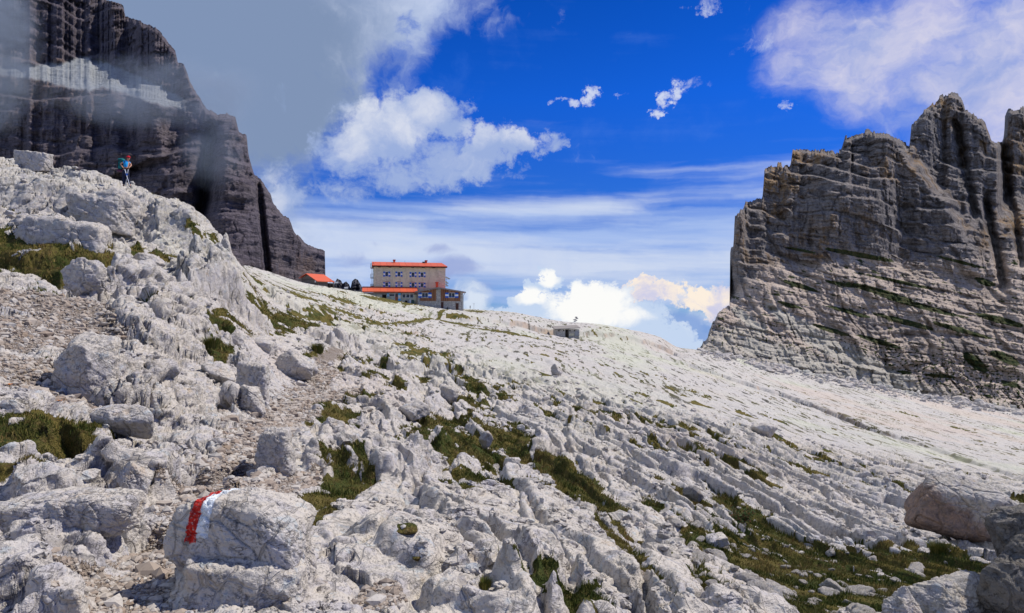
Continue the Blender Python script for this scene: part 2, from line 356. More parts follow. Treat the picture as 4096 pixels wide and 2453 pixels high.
# ------------------------------------------------------------------ ground relief
# outcrops: column, row of the foot, half width px, depth half-length (m), height (m), seed
OUT = [
 (52, 262, 62, 2.4, 1.5, 1), (150, 303, 30, 2.2, 1.3, 2), (120, 398, 66, 1.25, 0.85, 3), (150, 345, 60, 1.6, .7, 13), (165, 490, 62, .75, .42, 4),
 (70, 492, 62, .6, .34, 5), (55, 548, 70, .42, .36, 6), (18, 600, 60, .45, .32, 7), (78, 620, 46, .3, .3, 17), (212, 300, 20, 2.6, 1.7, 8),
 (375, 478, 60, 1.4, .42, 9), (440, 560, 95, 1.1, .24, 10), (352, 472, 34, .6, .3, 11), (185, 335, 30, 1.5, .9, 12),
 (250, 415, 20, .8, .55, 14), (235, 310, 22, 3.0, 1.2, 15), (430, 445, 24, 1.0, .5, 16),
 (460, 452, 30, 1.0, .45, 18), (530, 450, 34, 1.4, .5, 19), (560, 470, 30, 1.0, .4, 20), (330, 340, 26, 3, .9, 21), (400, 372, 22, 3, 1.0, 22), (450, 372, 26, 3.2, 1.2, 23),
 (240, 365, 26, 1.6, .6, 24), (300, 312, 30, 4, 1.0, 25), (610, 440, 40, 2.2, .5, 26), (560, 610, 70, .8, .28, 27), (690, 610, 60, 1.6, .16, 28), (500, 610, 60, .6, .2, 29),
]
OUTW = []
for (px, py, w, dl, h, sd_) in OUT:
    Yc = Yof(px, py) + dl * .6; OUTW.append(((px - 512) / F * Yc, Yc, w / F * Yc, dl, h, sd_))
# grass patches: column, row, half width px, half height px
GRASS = [
 (30, 258, 40, 14), (62, 272, 34, 9), (22, 212, 26, 6), (70, 216, 16, 6), (20, 296, 32, 14), (60, 320, 34, 5), (40, 340, 24, 8), (62, 365, 18, 10), (30, 440, 40, 22), (70, 432, 34, 14), (10, 470, 16, 18), (110, 245, 26, 8), (130, 255, 20, 7), (95, 268, 20, 8),
 (240, 275, 12, 12), (262, 285, 16, 8), (240, 300, 24, 8), (265, 318, 22, 7), (225, 322, 16, 8), (290, 320, 26, 8), (250, 335, 24, 6), (310, 318, 16, 5), (215, 352, 12, 8),
 (322, 355, 8, 7), (365, 402, 14, 8), (320, 405, 20, 7), (335, 418, 16, 9), (345, 428, 8, 5), (150, 402, 20, 6), (350, 462, 20, 12), (345, 484, 26, 9), (318, 497, 14, 10), (305, 520, 9, 22), (315, 480, 14, 5),
 (282, 592, 18, 22), (430, 432, 22, 15), (462, 442, 22, 12), (500, 440, 26, 14), (478, 455, 36, 8), (515, 452, 16, 10), (480, 480, 30, 7), (550, 470, 16, 10), (568, 482, 20, 10), (592, 492, 18, 8), (612, 506, 16, 8),
 (536, 486, 12, 5), (460, 490, 20, 4), (676, 492, 22, 10), (690, 505, 16, 12), (655, 512, 16, 8), (740, 510, 16, 12), (770, 530, 22, 14), (800, 545, 26, 12), (840, 560, 34, 12), (730, 560, 26, 10), (770, 580, 40, 16), (830, 590, 50, 18), (900, 575, 40, 14), (720, 590, 24, 14), (960, 560, 24, 8), (880, 556, 22, 6), (700, 545, 20, 6), (690, 530, 12, 8), (570, 606, 34, 12), (620, 545, 8, 22), (640, 575, 8, 18), (790, 610, 60, 10), (900, 608, 40, 8), (615, 522, 6, 10), (850, 585, 130, 26), (760, 560, 60, 18), (930, 570, 50, 14),
 (418, 352, 8, 6), (424, 366, 7, 6), (440, 355, 8, 3), (405, 345, 9, 3), (400, 362, 8, 3), (455, 370, 14, 4), (470, 380, 10, 4), (395, 390, 10, 4), (500, 398, 12, 3), (424, 380, 8, 4), (466, 400, 8, 3),
 (430, 305, 26, 2), (405, 303, 10, 1.6), (385, 300, 14, 2.2), (460, 316, 14, 2), (475, 311, 10, 1.5), (372, 298, 12, 1.5), (340, 300, 20, 2.2), (300, 296, 16, 3), (296, 290, 8, 2), (352, 315, 24, 2.2), (320, 308, 20, 2.5), (450, 322, 30, 2), (500, 332, 40, 1.3),
 (545, 412, 10, 4), (560, 405, 8, 3), (515, 425, 12, 4), (585, 425, 10, 3), (520, 385, 8, 2.5), (545, 375, 8, 2), (610, 415, 10, 2.5), (640, 418, 10, 2.5), (660, 425, 12, 2), (668, 404, 8, 1.6), (565, 395, 8, 2), (595, 403, 8, 2), (640, 395, 8, 1.4),
 (820, 462, 12, 3), (845, 470, 10, 3), (800, 452, 10, 2.5), (835, 455, 10, 2.2), (870, 470, 8, 2), (805, 468, 12, 2.5), (880, 480, 10, 2), (912, 482, 10, 1.6), (960, 430, 8, 1.5), (905, 414, 8, 1.2), (700, 405, 10, 1.5), (690, 392, 8, 1.2), (745, 415, 8, 1.4),
]
GRW = []
for (px, py, w, hh) in GRASS:
    y0 = Yof(px, py); ya = Yof(px, py + hh); yb = Yof(px, py - hh)
    GRW.append(((px - 512) / F * y0, (ya + yb) / 2, w / F * y0, max((yb - ya) / 2, .05)))
PATHPX = [(105, 640), (128, 600), (150, 560), (178, 520), (200, 488), (222, 464), (240, 446), (262, 424), (290, 408), (312, 392), (326, 376), (322, 362), (335, 352), (352, 338)]
PATHW = []
for (px, py) in PATHPX:
    y0 = max(Yof(px, py), 2.6) if py < 612 else 1707.0 / (py - 320) * .68
    PATHW.append(((px - 512) / F * y0, y0))
PATHH = [.34, .34, .30, .28, .30, .34, .42, .62, .62, .5, .55, .5, .4, .4]
# the dirt apron on the far left
DIRT = [(20, 330, 60, 34), (45, 305, 70, 16), (10, 370, 60, 30), (60, 400, 60, 14), (240, 300 + 160, 26, 16), (265, 480, 34, 12), (340, 395, 14, 14), (300, 478, 22, 14), (90, 300, 30, 8), (380, 590, 30, 16)]
DRW = []
for (px, py, w, hh) in DIRT:
    y0 = Yof(px, py); ya = Yof(px, py + hh); yb = Yof(px, py - hh)
    DRW.append(((px - 512) / F * y0, (ya + yb) / 2, w / F * y0, max((yb - ya) / 2, .05)))

def ell(X, Y, lst):
    r = np.full(X.shape, -9.0, np.float32)
    for (cx, cy, rx, ry) in lst:
        m = (np.abs(X - cx) < rx * 2.2) & (np.abs(Y - cy) < ry * 2.2)
        if m.any():
            r[m] = np.maximum(r[m], 1 - np.sqrt(((X[m] - cx) / rx) ** 2 + ((Y[m] - cy) / ry) ** 2))
    return r

def seg_dist(X, Y, pts, hw):
    best = np.full(X.shape, 9.0, np.float32)
    for k in range(len(pts) - 1):
        (ax, ay), (bx, by) = pts[k], pts[k + 1]
        dx, dy = bx - ax, by - ay; L = dx * dx + dy * dy + 1e-9
        t = np.clip(((X - ax) * dx + (Y - ay) * dy) / L, 0, 1)
        h = hw[k] * (1 - t) + hw[k + 1] * t
        best = np.minimum(best, np.hypot(X - ax - t * dx, Y - ay - t * dy) / h)
    return best

JOINTPX = [[(563, 490), (590, 515), (612, 545), (640, 585), (665, 625)], [(398, 470), (440, 505), (480, 532), (520, 577), (560, 625)], [(520, 492), (548, 540), (565, 575), (575, 620)],
           [(330, 548), (360, 552), (395, 538)], [(690, 520), (730, 560), (780, 600)], [(455, 560), (420, 585), (400, 620)], [(640, 500), (680, 540), (700, 580)], [(600, 470), (650, 505), (720, 550)], [(410, 500), (470, 560), (500, 610)]]
JOINTW = [[((a - 512) / F * (max(Yof(a, b), 2.8) if b < 612 else 4.4), (max(Yof(a, b), 2.8) if b < 612 else 4.4)) for a, b in J_] for J_ in JOINTPX]
class M_: pass
LINE1 = [(350, 149.0), (400, 147.0), (440, 152.0), (470, 153.0), (512, 160.0), (556, 171.0), (600, 178.0), (640, 183.0), (668, 187.0)]
LINE3 = [(-60, 33.2), (0, 33.2), (60, 33.8), (100, 34.6), (150, 35.4), (200, 35.6), (232, 38.0)]
LINE4 = [(-20, 24), (60, 22.0), (120, 23.0), (170, 24.5), (215, 27)]
LINE5 = [(60, 9.6), (110, 9.0), (160, 8.6), (215, 8.9), (236, 9.8)]
LINE6 = [(-60, 6.2), (0, 6.3), (60, 6.4), (130, 6.0), (160, 6.2)]
LINE7 = [(60, 13.2), (110, 13.0), (170, 14.0), (205, 15.5)]
LINE8 = [(230, 50), (290, 44), (360, 46), (440, 50), (520, 54)]
LINE2 = [(px, Yof(px, py)) for px, py in ((618, 343), (650, 352), (690, 364), (726, 376), (788, 396), (830, 412), (867, 427), (954, 457), (1060, 490))]
def macro(X, Y):
    """large forms: height and the place masks"""
    m_ = M_(); X = f32(X); Y = f32(Y); m_.X = X; m_.Y = Y
    px = col_of(X, Y); ln = np.log(Y)
    zb = f32(base_s(px.astype(float), ln.astype(float)) * Y)
    wx = fbm(X * .35, Y * .35, 3, 40) ; wy = fbm(X * .35 + 9, Y * .35, 3, 44)
    wf = fbm(X * 2.1, Y * 2.1, 3, 50); wf2 = fbm(X * 2.1 + 31, Y * 2.1, 3, 53)
    n1 = wf * .5 + fbm(X * 7, Y * 7, 2, 61) * .35
    blend = sst(10, 30, Y)
    farn = perlin(X * .5, Y * .5, 66) * .5 + perlin(X * 1.7, Y * 1.7, 67) * .4
    m_.mn = n1 * (1 - blend) + (farn + n1 * .5) * blend
    m_.ge = ell(X, Y, GRW); gs = m_.ge + (wf * .25 * (1 - blend) + farn * .35 * blend)
    m_.dm = ell(X, Y, DRW) + m_.mn * .45
    m_.pd = seg_dist(X, Y, PATHW, PATHH); m_.n1 = n1; m_.wf = wf; m_.wf2 = wf2
    plain = sst(0, 60, (px - 470) + (Y - 55) * 1.5) * sst(42, 70, Y)
    near_slab = sst(300, 360, px) * sst(15, 9, Y)
    left = sst(300, 200, px) * sst(5, 10, Y)
    mid = sst(9, 16, Y) * sst(280, 340, px) * (1 - plain)
    m_.plain, m_.near, m_.left, m_.mid = plain, near_slab, left, mid
    U = X + 0.13 * Y + wx * (1.1 - .55 * mid); Vw = Y + wy * 2.0; m_.U, m_.V = U, Vw
    F1, e, cv, tx, ty, ox, oy = worley(U / 2.6 + wf * .14, Vw / 6.0 + wf2 * .10, 1)
    k = sst(0, .16, e)
    A = .05 + .16 * near_slab + .36 * left + .20 * mid + .05 * plain
    z = A * (((cv - .5) * 1.1 + (tx * ox + ty * oy) * 1.4) * k - .6 * (1 - sst(0, .09, e)) * (.25 + .75 * (cv > .3)))
    m_.zA = z / A
    saw = U / 1.9 + fbm(X * .25, Y * .12, 3, 70) * 1.6
    fs = np.floor(saw); fr = 1 - (saw - fs)
    m_.saw = sst(.16, .03, fr) + sst(.93, .98, fr)
    rr = _RV[_h(fs.astype(np.int32), np.floor(Vw / 13 + _RV[fs.astype(np.int32) & 1023, 0] * 5).astype(np.int32), 3), 2]
    z = z + (mid * .50 + near_slab * .14) * (.3 + rr) * (fr * sst(1.0, .90, fr) - .4)
    for q, J_ in enumerate(JOINTW):
        m = (Y < 17) & (px > 280)
        if m.any():
            dd = seg_dist(X[m] + .10 * wf[m], Y[m] + .12 * wf2[m], J_, [.05 + .02 * (q % 3)] * len(J_)); z[m] -= (.20 if q < 3 else .11) * sst(1.6, .2, dd) - .05 * (sst(9, 1.6, dd))
    for (cx, cy, rx, ry, h, sd_) in OUTW:
        m = (np.abs(X - cx) < rx * 1.9) & (np.abs(Y - cy) < ry * 2.1)
        if not m.any(): continue
        xm, ym = X[m], Y[m]
        a = (xm - cx) / rx + wf[m] * .30 + perlin(xm * 1.1 / rx, ym * 1.1 / ry, sd_) * .5; b = (ym - cy) / ry + wf2[m] * .3 + perlin(xm * 1.2 / rx + 7, ym * 1.2 / ry, sd_) * .5
        rad = np.sqrt(a * a + np.where(b < 0, b * b, b * b * .7))
        p = sst(1.08, .80, rad) * (.72 + .28 * sst(.9, .1, rad)) * (1 + .22 * perlin(xm * 2.2 / rx, ym * 2.2 / ry, sd_ + 3))
        z[m] += h * p * (.82 + .18 * np.clip(-b, -1, 1))
    s2 = U / .74 + fbm(X * .5, Y * .2, 3, 72) * 1.5; f2 = 1 - (s2 - np.floor(s2))
    r2 = _RV[_h(np.floor(s2).astype(np.int32), np.floor(Vw / 4 + _RV[np.floor(s2).astype(np.int32) & 1023, 1] * 5).astype(np.int32), 5), 2]
    z = z + (mid * .25 + near_slab * .04) * (.2 + r2) * (f2 * sst(1.0, .86, f2) - .4)
    m_.saw = m_.saw * sst(.2, .6, rr)
    z = z + (.04 + .13 * left + .03 * mid) * fbm(X * .9, Y * .9, 3, 80)
    T = .13 + .12 * mid + .16 * left
    q = (zb * .35 * left + z) / T + .9 * fbm(X * .6, Y * .4, 3, 140) + X * .3; fq = q - np.floor(q)
    z = z + T * (np.floor(q) + sst(.6, 1.0, fq) - q + .35) * (.2 + .45 * left + .08 * mid)
    sp = (U * .35 + Y * .05) + fbm(X * .06, Y * .03, 3, 110) * 2; f3 = sp - np.floor(sp)
    z = z + plain * (.22 * (f3 * sst(1.0, .88, f3)) + .25 * fbm(X * .07, Y * .05, 3, 115) + .12 * perlin(U * 1.3, Y * .25, 117))
    z *= sst(1.2, 3.5, Y); z *= 1 - .45 * sst(120, 165, Y)
    pw = np.maximum(sst(1.2, .65, m_.pd + n1 * .6 + wf * .4), sst(-.1, .3, m_.dm)) * (Y < 44)
    z = z * (1 - pw * .82) - .05 * pw; m_.pw = pw
    gw = sst(-.55, .45, gs) * (1 - pw); m_.gw = gw
    z = z * (1 - .5 * gw) - .03 * gw
    # rock steps: the ground dips before each line and jumps up behind it
    for LN, hh_, W_ in ((LINE1, 1.5, 14.0), (LINE2, 1.1, 12.0), (LINE3, 2.0, 4.5), (LINE4, 1.1, 3.0), (LINE5, .5, 1.3), (LINE6, .32, .8), (LINE7, .55, 2.0), (LINE8, .8, 4.0)):
        yl = np.interp(px, [q[0] for q in LN], [q[1] for q in LN]); yl = yl * (1 + .022 * fbm(X * .12, X * 0 + 3, 3, 301) + .012 * perlin(X * .5, Y * .2, 302) + .02 * (yl < 60) * perlin(X * 6.0 / np.sqrt(yl), Y * .1, 303))
        d = yl - Y; on = sst(LN[0][0] - 12, LN[0][0] + 12, px) * sst(LN[-1][0] + 30, LN[-1][0], px) * (.35 + .65 * sst(-.3, .25, perlin(X * .05, Y * .01, 304)))
        e_ = np.minimum(.7, .02 * yl); z = z - hh_ * on * sst(W_, .0, np.abs(d + .2 * e_)) * sst(-e_, .4 * e_, d)
    m_.z = zb + z
    return m_

def detail(m_, z):
    """small forms, to be laid along the surface normal; coordinates follow the steep faces"""
    X, Y = m_.X, m_.Y; U = m_.U - .8 * z; Vw = m_.V + 1.2 * z; x = X - .8 * z; y = Y + 1.2 * z
    left, mid, near, plain = m_.left, m_.mid, m_.near, m_.plain
    wf = fbm(x * 2.1, y * 2.1, 3, 50); wf2 = fbm(x * 2.1 + 31, y * 2.1, 3, 53)
    lod = lambda size: sst(size * 340, size * 170, Y)
    def blocks(u, v, s, amp, wb=.16, tilt=2.0, crack=.8, thr=.3):
        F1, e, cv, tx, ty, ox, oy = worley(u, v, s)
        k = sst(0, wb, e)
        return amp * (((cv - .5) * 1.1 + (tx * ox + ty * oy) * tilt) * k - crack * (1 - sst(0, wb * .6, e)) * (.25 + .75 * (cv > thr)))
    zB = blocks(U / .95 + wf * .3, Vw / 2.7 + wf2 * .3, 3, 1.0, .2, 2.2, .8)
    zC = blocks(U / .38 + wf * .55, Vw / .95 + wf2 * .55, 5, 1.0, .24, 2.2, .8)
    n7 = perlin(x * 5.5, y * 4.5, 130); n8 = perlin(x * 5.5 + 40, y * 4.5, 131)
    zD = blocks(x / .13 + n7 * .7, y / .17 + n8 * .7, 7, 1.0, .3, 2.2, .7)
    zE = blocks(x / .047 + n7 * 1.5, y / .060 + n8 * 1.5, 9, 1.0, .34, 2.0, .6)
    patchy = sst(-.15, .30, fbm(X * .45, Y * .3, 3, 170)) * .95 + .15 + .25 * left
    h = zB * (.035 - .018 * near + .032 * mid + .15 * left + .010 * near - .02 * plain)
    h += zC * (.014 - .006 * near + .034 * mid + .07 * left - .002 * plain) * lod(.4) * patchy
    h += zD * (.010 - .004 * near + .020 * mid + .024 * left) * lod(.15) * patchy
    s3 = U / .27 + perlin(x * 1.5, y * .5, 172) * 1.2; f3 = 1 - (s3 - np.floor(s3)); r3 = _RV[_h(np.floor(s3).astype(np.int32), np.floor(Vw / 1.6 + _RV[np.floor(s3).astype(np.int32) & 1023, 2] * 5).astype(np.int32), 6), 3]
    h += (mid * .055 + near * .016) * r3 * (f3 * sst(1, .75, f3) - .4) * lod(.3)
    h += zE * (.0058 + .006 * left) * lod(.055) * patchy
    rid = ridged(x * 3.3 + wf, y * 2.2 + wf2, 3, 90)
    h *= 1 - .35 * plain
    h += (.012 + .03 * left + .006 * mid) * rid * sst(60, 30, Y)
    fine = fbm(x * 13, y * 10, 3, 95)
    h += (.007 + .006 * left) * fine * sst(26, 12, Y)
    h += .003 * ridged(x * 30, y * 26, 2, 98) * sst(12, 6, Y)
    h = h * (1 - .80 * m_.pw) * (1 - .55 * m_.gw)
    hollow = -(zB * .6 + zC * .35) - m_.zA * .4 + 1.1 * m_.saw * (mid + near * .6)
    pth = np.maximum(sst(1.0, .7, m_.pd + m_.n1 * 1.3 + m_.wf * .7 - hollow * .35), sst(-.05, .35, m_.dm + hollow * .14)) * (Y < 42)
    scat = (fbm(X * .22, Y * .12, 3, 150) * 1.6 + perlin(X * 1.1, Y * .6, 152) * .7) * (mid + .8 * left) * sst(11, 17, Y) - .56 + .36 * hollow
    dash = perlin(m_.U * 1.1, Y * .12, 155) + .6 * perlin(m_.U * 3.1, Y * .3, 156) + .5 * fbm(X * .05, Y * .03, 2, 157)
    scat = np.maximum(scat, plain * (dash - .62) * 1.3 + (1 - plain) * -9)
    gm = np.maximum(m_.ge + m_.mn * 1.0 + .75 * np.clip(hollow, -1.4, 1.2) - .05, scat)
    g = sst(-.08, .12, gm) * (1 - pth)
    h = np.where(g > .5, h * .4, h)
    steep_ = None
    return h, g, pth

def ground_z(x, y):
    return float(macro(np.array([x]), np.array([y])).z[0])

# ------------------------------------------------------------------ meshes from arrays
def mesh_arrays(name, V, Fq, smooth=True, attrs=None):
    me = D.meshes.new(name); n = len(V); k = Fq.shape[1]
    me.vertices.add(n); me.vertices.foreach_set('co', f32(V).ravel())
    me.loops.add(Fq.size); me.loops.foreach_set('vertex_index', Fq.astype(np.int32).ravel())
    me.polygons.add(len(Fq)); me.polygons.foreach_set('loop_start', (np.arange(len(Fq)) * k).astype(np.int32))
    me.polygons.foreach_set('use_smooth', np.full(len(Fq), smooth))
    me.update(calc_edges=True)
    for an, av in (attrs or {}).items():
        if av.ndim == 1:
            a = me.attributes.new(an, 'FLOAT', 'POINT'); a.data.foreach_set('value', f32(av))
        else:
            a = me.attributes.new(an, 'FLOAT_COLOR', 'POINT'); a.data.foreach_set('color', f32(av).ravel())
    return me
def link(name, me, mat=None, parent=None):
    o = D.objects.new(name, me); COL.objects.link(o)
    if mat is not None and me is not None:
        if len(me.materials) == 0: me.materials.append(mat)
    if parent is not None: o.parent = parent
    return o
def tag(o, label=None, cat=None, group=None, kind=None):
    if label: o['label'] = label
    if cat: o['category'] = cat
    if group: o['group'] = group
    if kind: o['kind'] = kind
    return o
def compact(V, Fq, extra=None):
    u, inv = np.unique(Fq.ravel(), return_inverse=True)
    return V[u], inv.reshape(Fq.shape), ([e[u] for e in extra] if extra else None)

# ------------------------------------------------------------------ materials
def newmat(name, rough=0.9, spec=0.2):
    m = D.materials.new(name); m.use_nodes = True; t = m.node_tree
    b = t.nodes['Principled BSDF']; b.inputs['Roughness'].default_value = rough
    b.inputs['Specular IOR Level'].default_value = spec
    return m, t, b
def setc(t, b, c): 
    if isinstance(c, tuple): b.inputs['Base Color'].default_value = c + (1,) if len(c) == 3 else c
    else: t.links.new(c, b.inputs['Base Color'])
def bump(t, b, h, dist=0.02, strength=1.0, prev=None):
    n = t.nodes.new('ShaderNodeBump'); t.links.new(h.v, n.inputs['Height'])
    n.inputs['Distance'].default_value = dist; n.inputs['Strength'].default_value = strength
    if prev is not None: t.links.new(prev, n.inputs['Normal'])
    t.links.new(n.outputs[0], b.inputs['Normal']); return n.outputs[0]
def objco(t): return t.nodes.new('ShaderNodeTexCoord').outputs['Object']

def rock_mat(name, tone=1.0, local=False):
    m, t, b = newmat(name, .92, .15)
    p = objco(t); x, y, z = sep(t, p)
    big = noise(t, vmul(t, p, (1, .6, 1)), .22, 4, .6)
    med = noise(t, p, 1.7, 5, .65)
    sm = noise(t, p, 9.0, 5, .7)
    tiny = noise(t, p, 46.0, 3, .7)
    c = mix(t, (big * .5 + med * .5).ss(.40, .62), (.505, .46, .40), (.475, .445, .42))
    c = mix(t, noise(t, vmul(t, p, (1, .5, 1), (7, 3, 1)), .06, 3, .5).ss(.48, .66) * .55, c, (.50, .50, .40))
    c = mix(t, noise(t, vmul(t, p, (1, .5, 1), (31, 3, 1)), .09, 4, .55).ss(.54, .68) * .4, c, (.50, .42, .36))
    c = mix(t, noise(t, vmul(t, p, (1, 1, 1), (3, 13, 1)), 3.1, 5, .7).ss(.50, .60) * .55, c, (.37, .355, .385))     # lilac lichen
    c = mix(t, noise(t, vmul(t, p, (1, 1, 1), (13, 3, 5)), 4.3, 4, .7).ss(.58, .66) * .5, c, (.36, .42, .46))      # bluish algae
    c = mix(t, noise(t, vmul(t, p, (1, 1, 1), (23, 3, 5)), 2.3, 5, .7).ss(.60, .68) * .6, c, (.42, .33, .24))      # rusty earth
    c = mix(t, (sm * .5 + tiny * .5).ss(.585, .66) * .75, c, (.13, .125, .13))                                   # black lichen specks
    c = mix(t, (noise(t, vmul(t, p, (1, 1, .35), (2, 2, 9)), 2.6, 5, .7)).ss(.60, .68) * .55, c, (.17, .165, .17))
    # open joints: two families of thin wandering lines
    wv = vmul(t, p, (1.25, .22, 1.0), (0, 0, 0), R(-7))
    wn = t.nodes.new('ShaderNodeTexNoise'); t.links.new(p, wn.inputs['Vector']); wn.inputs['Scale'].default_value = 1.2; wn.inputs['Detail'].default_value = 4
    va = t.nodes.new('ShaderNodeVectorMath'); va.operation = 'MULTIPLY_ADD'; t.links.new(wn.outputs['Color'], va.inputs[0]); va.inputs[1].default_value = (.9, .5, .9); t.links.new(wv, va.inputs[2])
    j1 = voro(t, va.outputs[0], .9, 'DISTANCE_TO_EDGE')
    j2 = voro(t, va.outputs[0], 3.1, 'DISTANCE_TO_EDGE')
    gate = noise(t, p, .8, 3, .5)
    w1 = j1.ss(.016, .004) * gate.ss(.44, .56); w2 = j2.ss(.035, .01) * gate.ss(.60, .46) * .7
    cr = w1.max(w2)
    c = mix(t, cr * .45, c, (.10, .09, .08))
    # weathering cracks: wandering thin lines in three sizes
    for sc_, wd, am, sq in ((1.1, .010, .55, .7), (3.6, .012, .45, .65), (11.0, .018, .4, .6)):
        nz = noise(t, vmul(t, p, (1, .55, 1.5), (sc_, 2 * sc_, 0)), sc_, 6, .68)
        ln = (nz - .5)._m('ABSOLUTE').ss(wd, wd * .25)
        ln = ln * noise(t, p, sc_ * 1.6, 4, .65).ss(.48, .60)
        c = mix(t, ln * am, c, (.085, .078, .075))
        cr = cr.max(ln * .6)
    if tone != 1.0: c = mix(t, 1.0, c, (tone, tone, tone * .99), 'MULTIPLY')
    # far plain: thin dark dashes where turf and dirt fill the joints
    setc(t, b, c)
    h = sm * .5 + tiny * .16 + med * .8 - cr * .3 + noise(t, vmul(t, p, (1, 1, 1.6)), 21, 4, .7) * .3
    bump(t, b, h, .07, .9)
    return m

def ground_mat():
    m = rock_mat('limestone'); t = m.node_tree; b = t.nodes['Principled BSDF']
    c = b.inputs['Base Color'].links[0].from_socket
    p = objco(t); x, y, z = sep(t, p)
    far = y.ss(30, 75)
    wn = t.nodes.new('ShaderNodeTexNoise'); t.links.new(p, wn.inputs['Vector']); wn.inputs['Scale'].default_value = .25; wn.inputs['Detail'].default_value = 5
    va = t.nodes.new('ShaderNodeVectorMath'); va.operation = 'MULTIPLY_ADD'; t.links.new(wn.outputs['Color'], va.inputs[0]); va.inputs[1].default_value = (1.2, .6, .0)
    t.links.new(vmul(t, p, (1.15, .15, .3), (0, 0, 0), R(-14)), va.inputs[2])
    n1 = noise(t, va.outputs[0], 1.0, 5, .68)
    dens = noise(t, p, .035, 3, .5)
    dash = (n1 + (dens - .5) * .18).ss(.555, .59)
    c = mix(t, far * .35, c, (.47, .455, .425))
    c = mix(t, dash * far * .95, c, mix(t, dens.ss(.45, .55), (.06, .055, .045), (.075, .07, .025)))
    greeny = noise(t, vmul(t, p, (1, .4, 0), (5, 5, 5)), .045, 4, .6)
    c = mix(t, greeny.ss(.5, .62) * far * .5, c, (.47, .49, .36))
    c = mix(t, noise(t, vmul(t, p, (1, .35, 0), (55, 5, 5)), .05, 4, .6).ss(.52, .62) * far * x.ss(10, 60) * .42, c, (.50, .40, .33))
    an = t.nodes.new('ShaderNodeAttribute'); an.attribute_name = 'steep'; sf = NX(t, an.outputs['Fac'])
    tan = mix(t, noise(t, p, .5, 5, .7).ss(.42, .6), (.40, .31, .24), (.22, .19, .16))
    c = mix(t, sf * .8, c, tan)
    t.links.new(c, b.inputs['Base Color'])
    return m

def gravel_mat():
    m, t, b = newmat('gravel_dirt', .95, .1)
    p = objco(t)
    c = mix(t, noise(t, p, 1.3, 5, .6).ss(.35, .65), (.31, .245, .19), (.38, .32, .27))
    v = voro(t, p, 26, out='Color'); vx = sep(t, v)[0]
    c = mix(t, vx.ss(.45, .9) * .7, c, (.55, .50, .45))
    e = voro(t, p, 26, 'DISTANCE_TO_EDGE'); e2 = voro(t, p, 70, 'DISTANCE_TO_EDGE')
    c = mix(t, e.ss(.12, .0) * .5, c, (.20, .15, .11))
    setc(t, b, c)
    bump(t, b, e.ss(0, .35) + e2.ss(0, .3) * .4 + noise(t, p, 8, 4, .6), .03, 1.0)
    return m
def turf_mat():
    m, t, b = newmat('turf', .95, .05)
    p = objco(t)
    a = noise(t, p, .9, 4, .6); q = noise(t, p, 6, 5, .7); r = noise(t, p, 38, 3, .7)
    c = mix(t, a.ss(.38, .60), (.05, .065, .018), (.15, .12, .036))
    c = mix(t, q.ss(.5, .66) * .75, c, (.105, .060, .030))
    c = mix(t, (q * .4 + r * .6).ss(.54, .66) * .7, c, (.20, .17, .07))
    c = mix(t, r.ss(.48, .36) * .6, c, (.018, .026, .010))
    setc(t, b, c)
    bump(t, b, r + q, .05, 1.0)
    return m

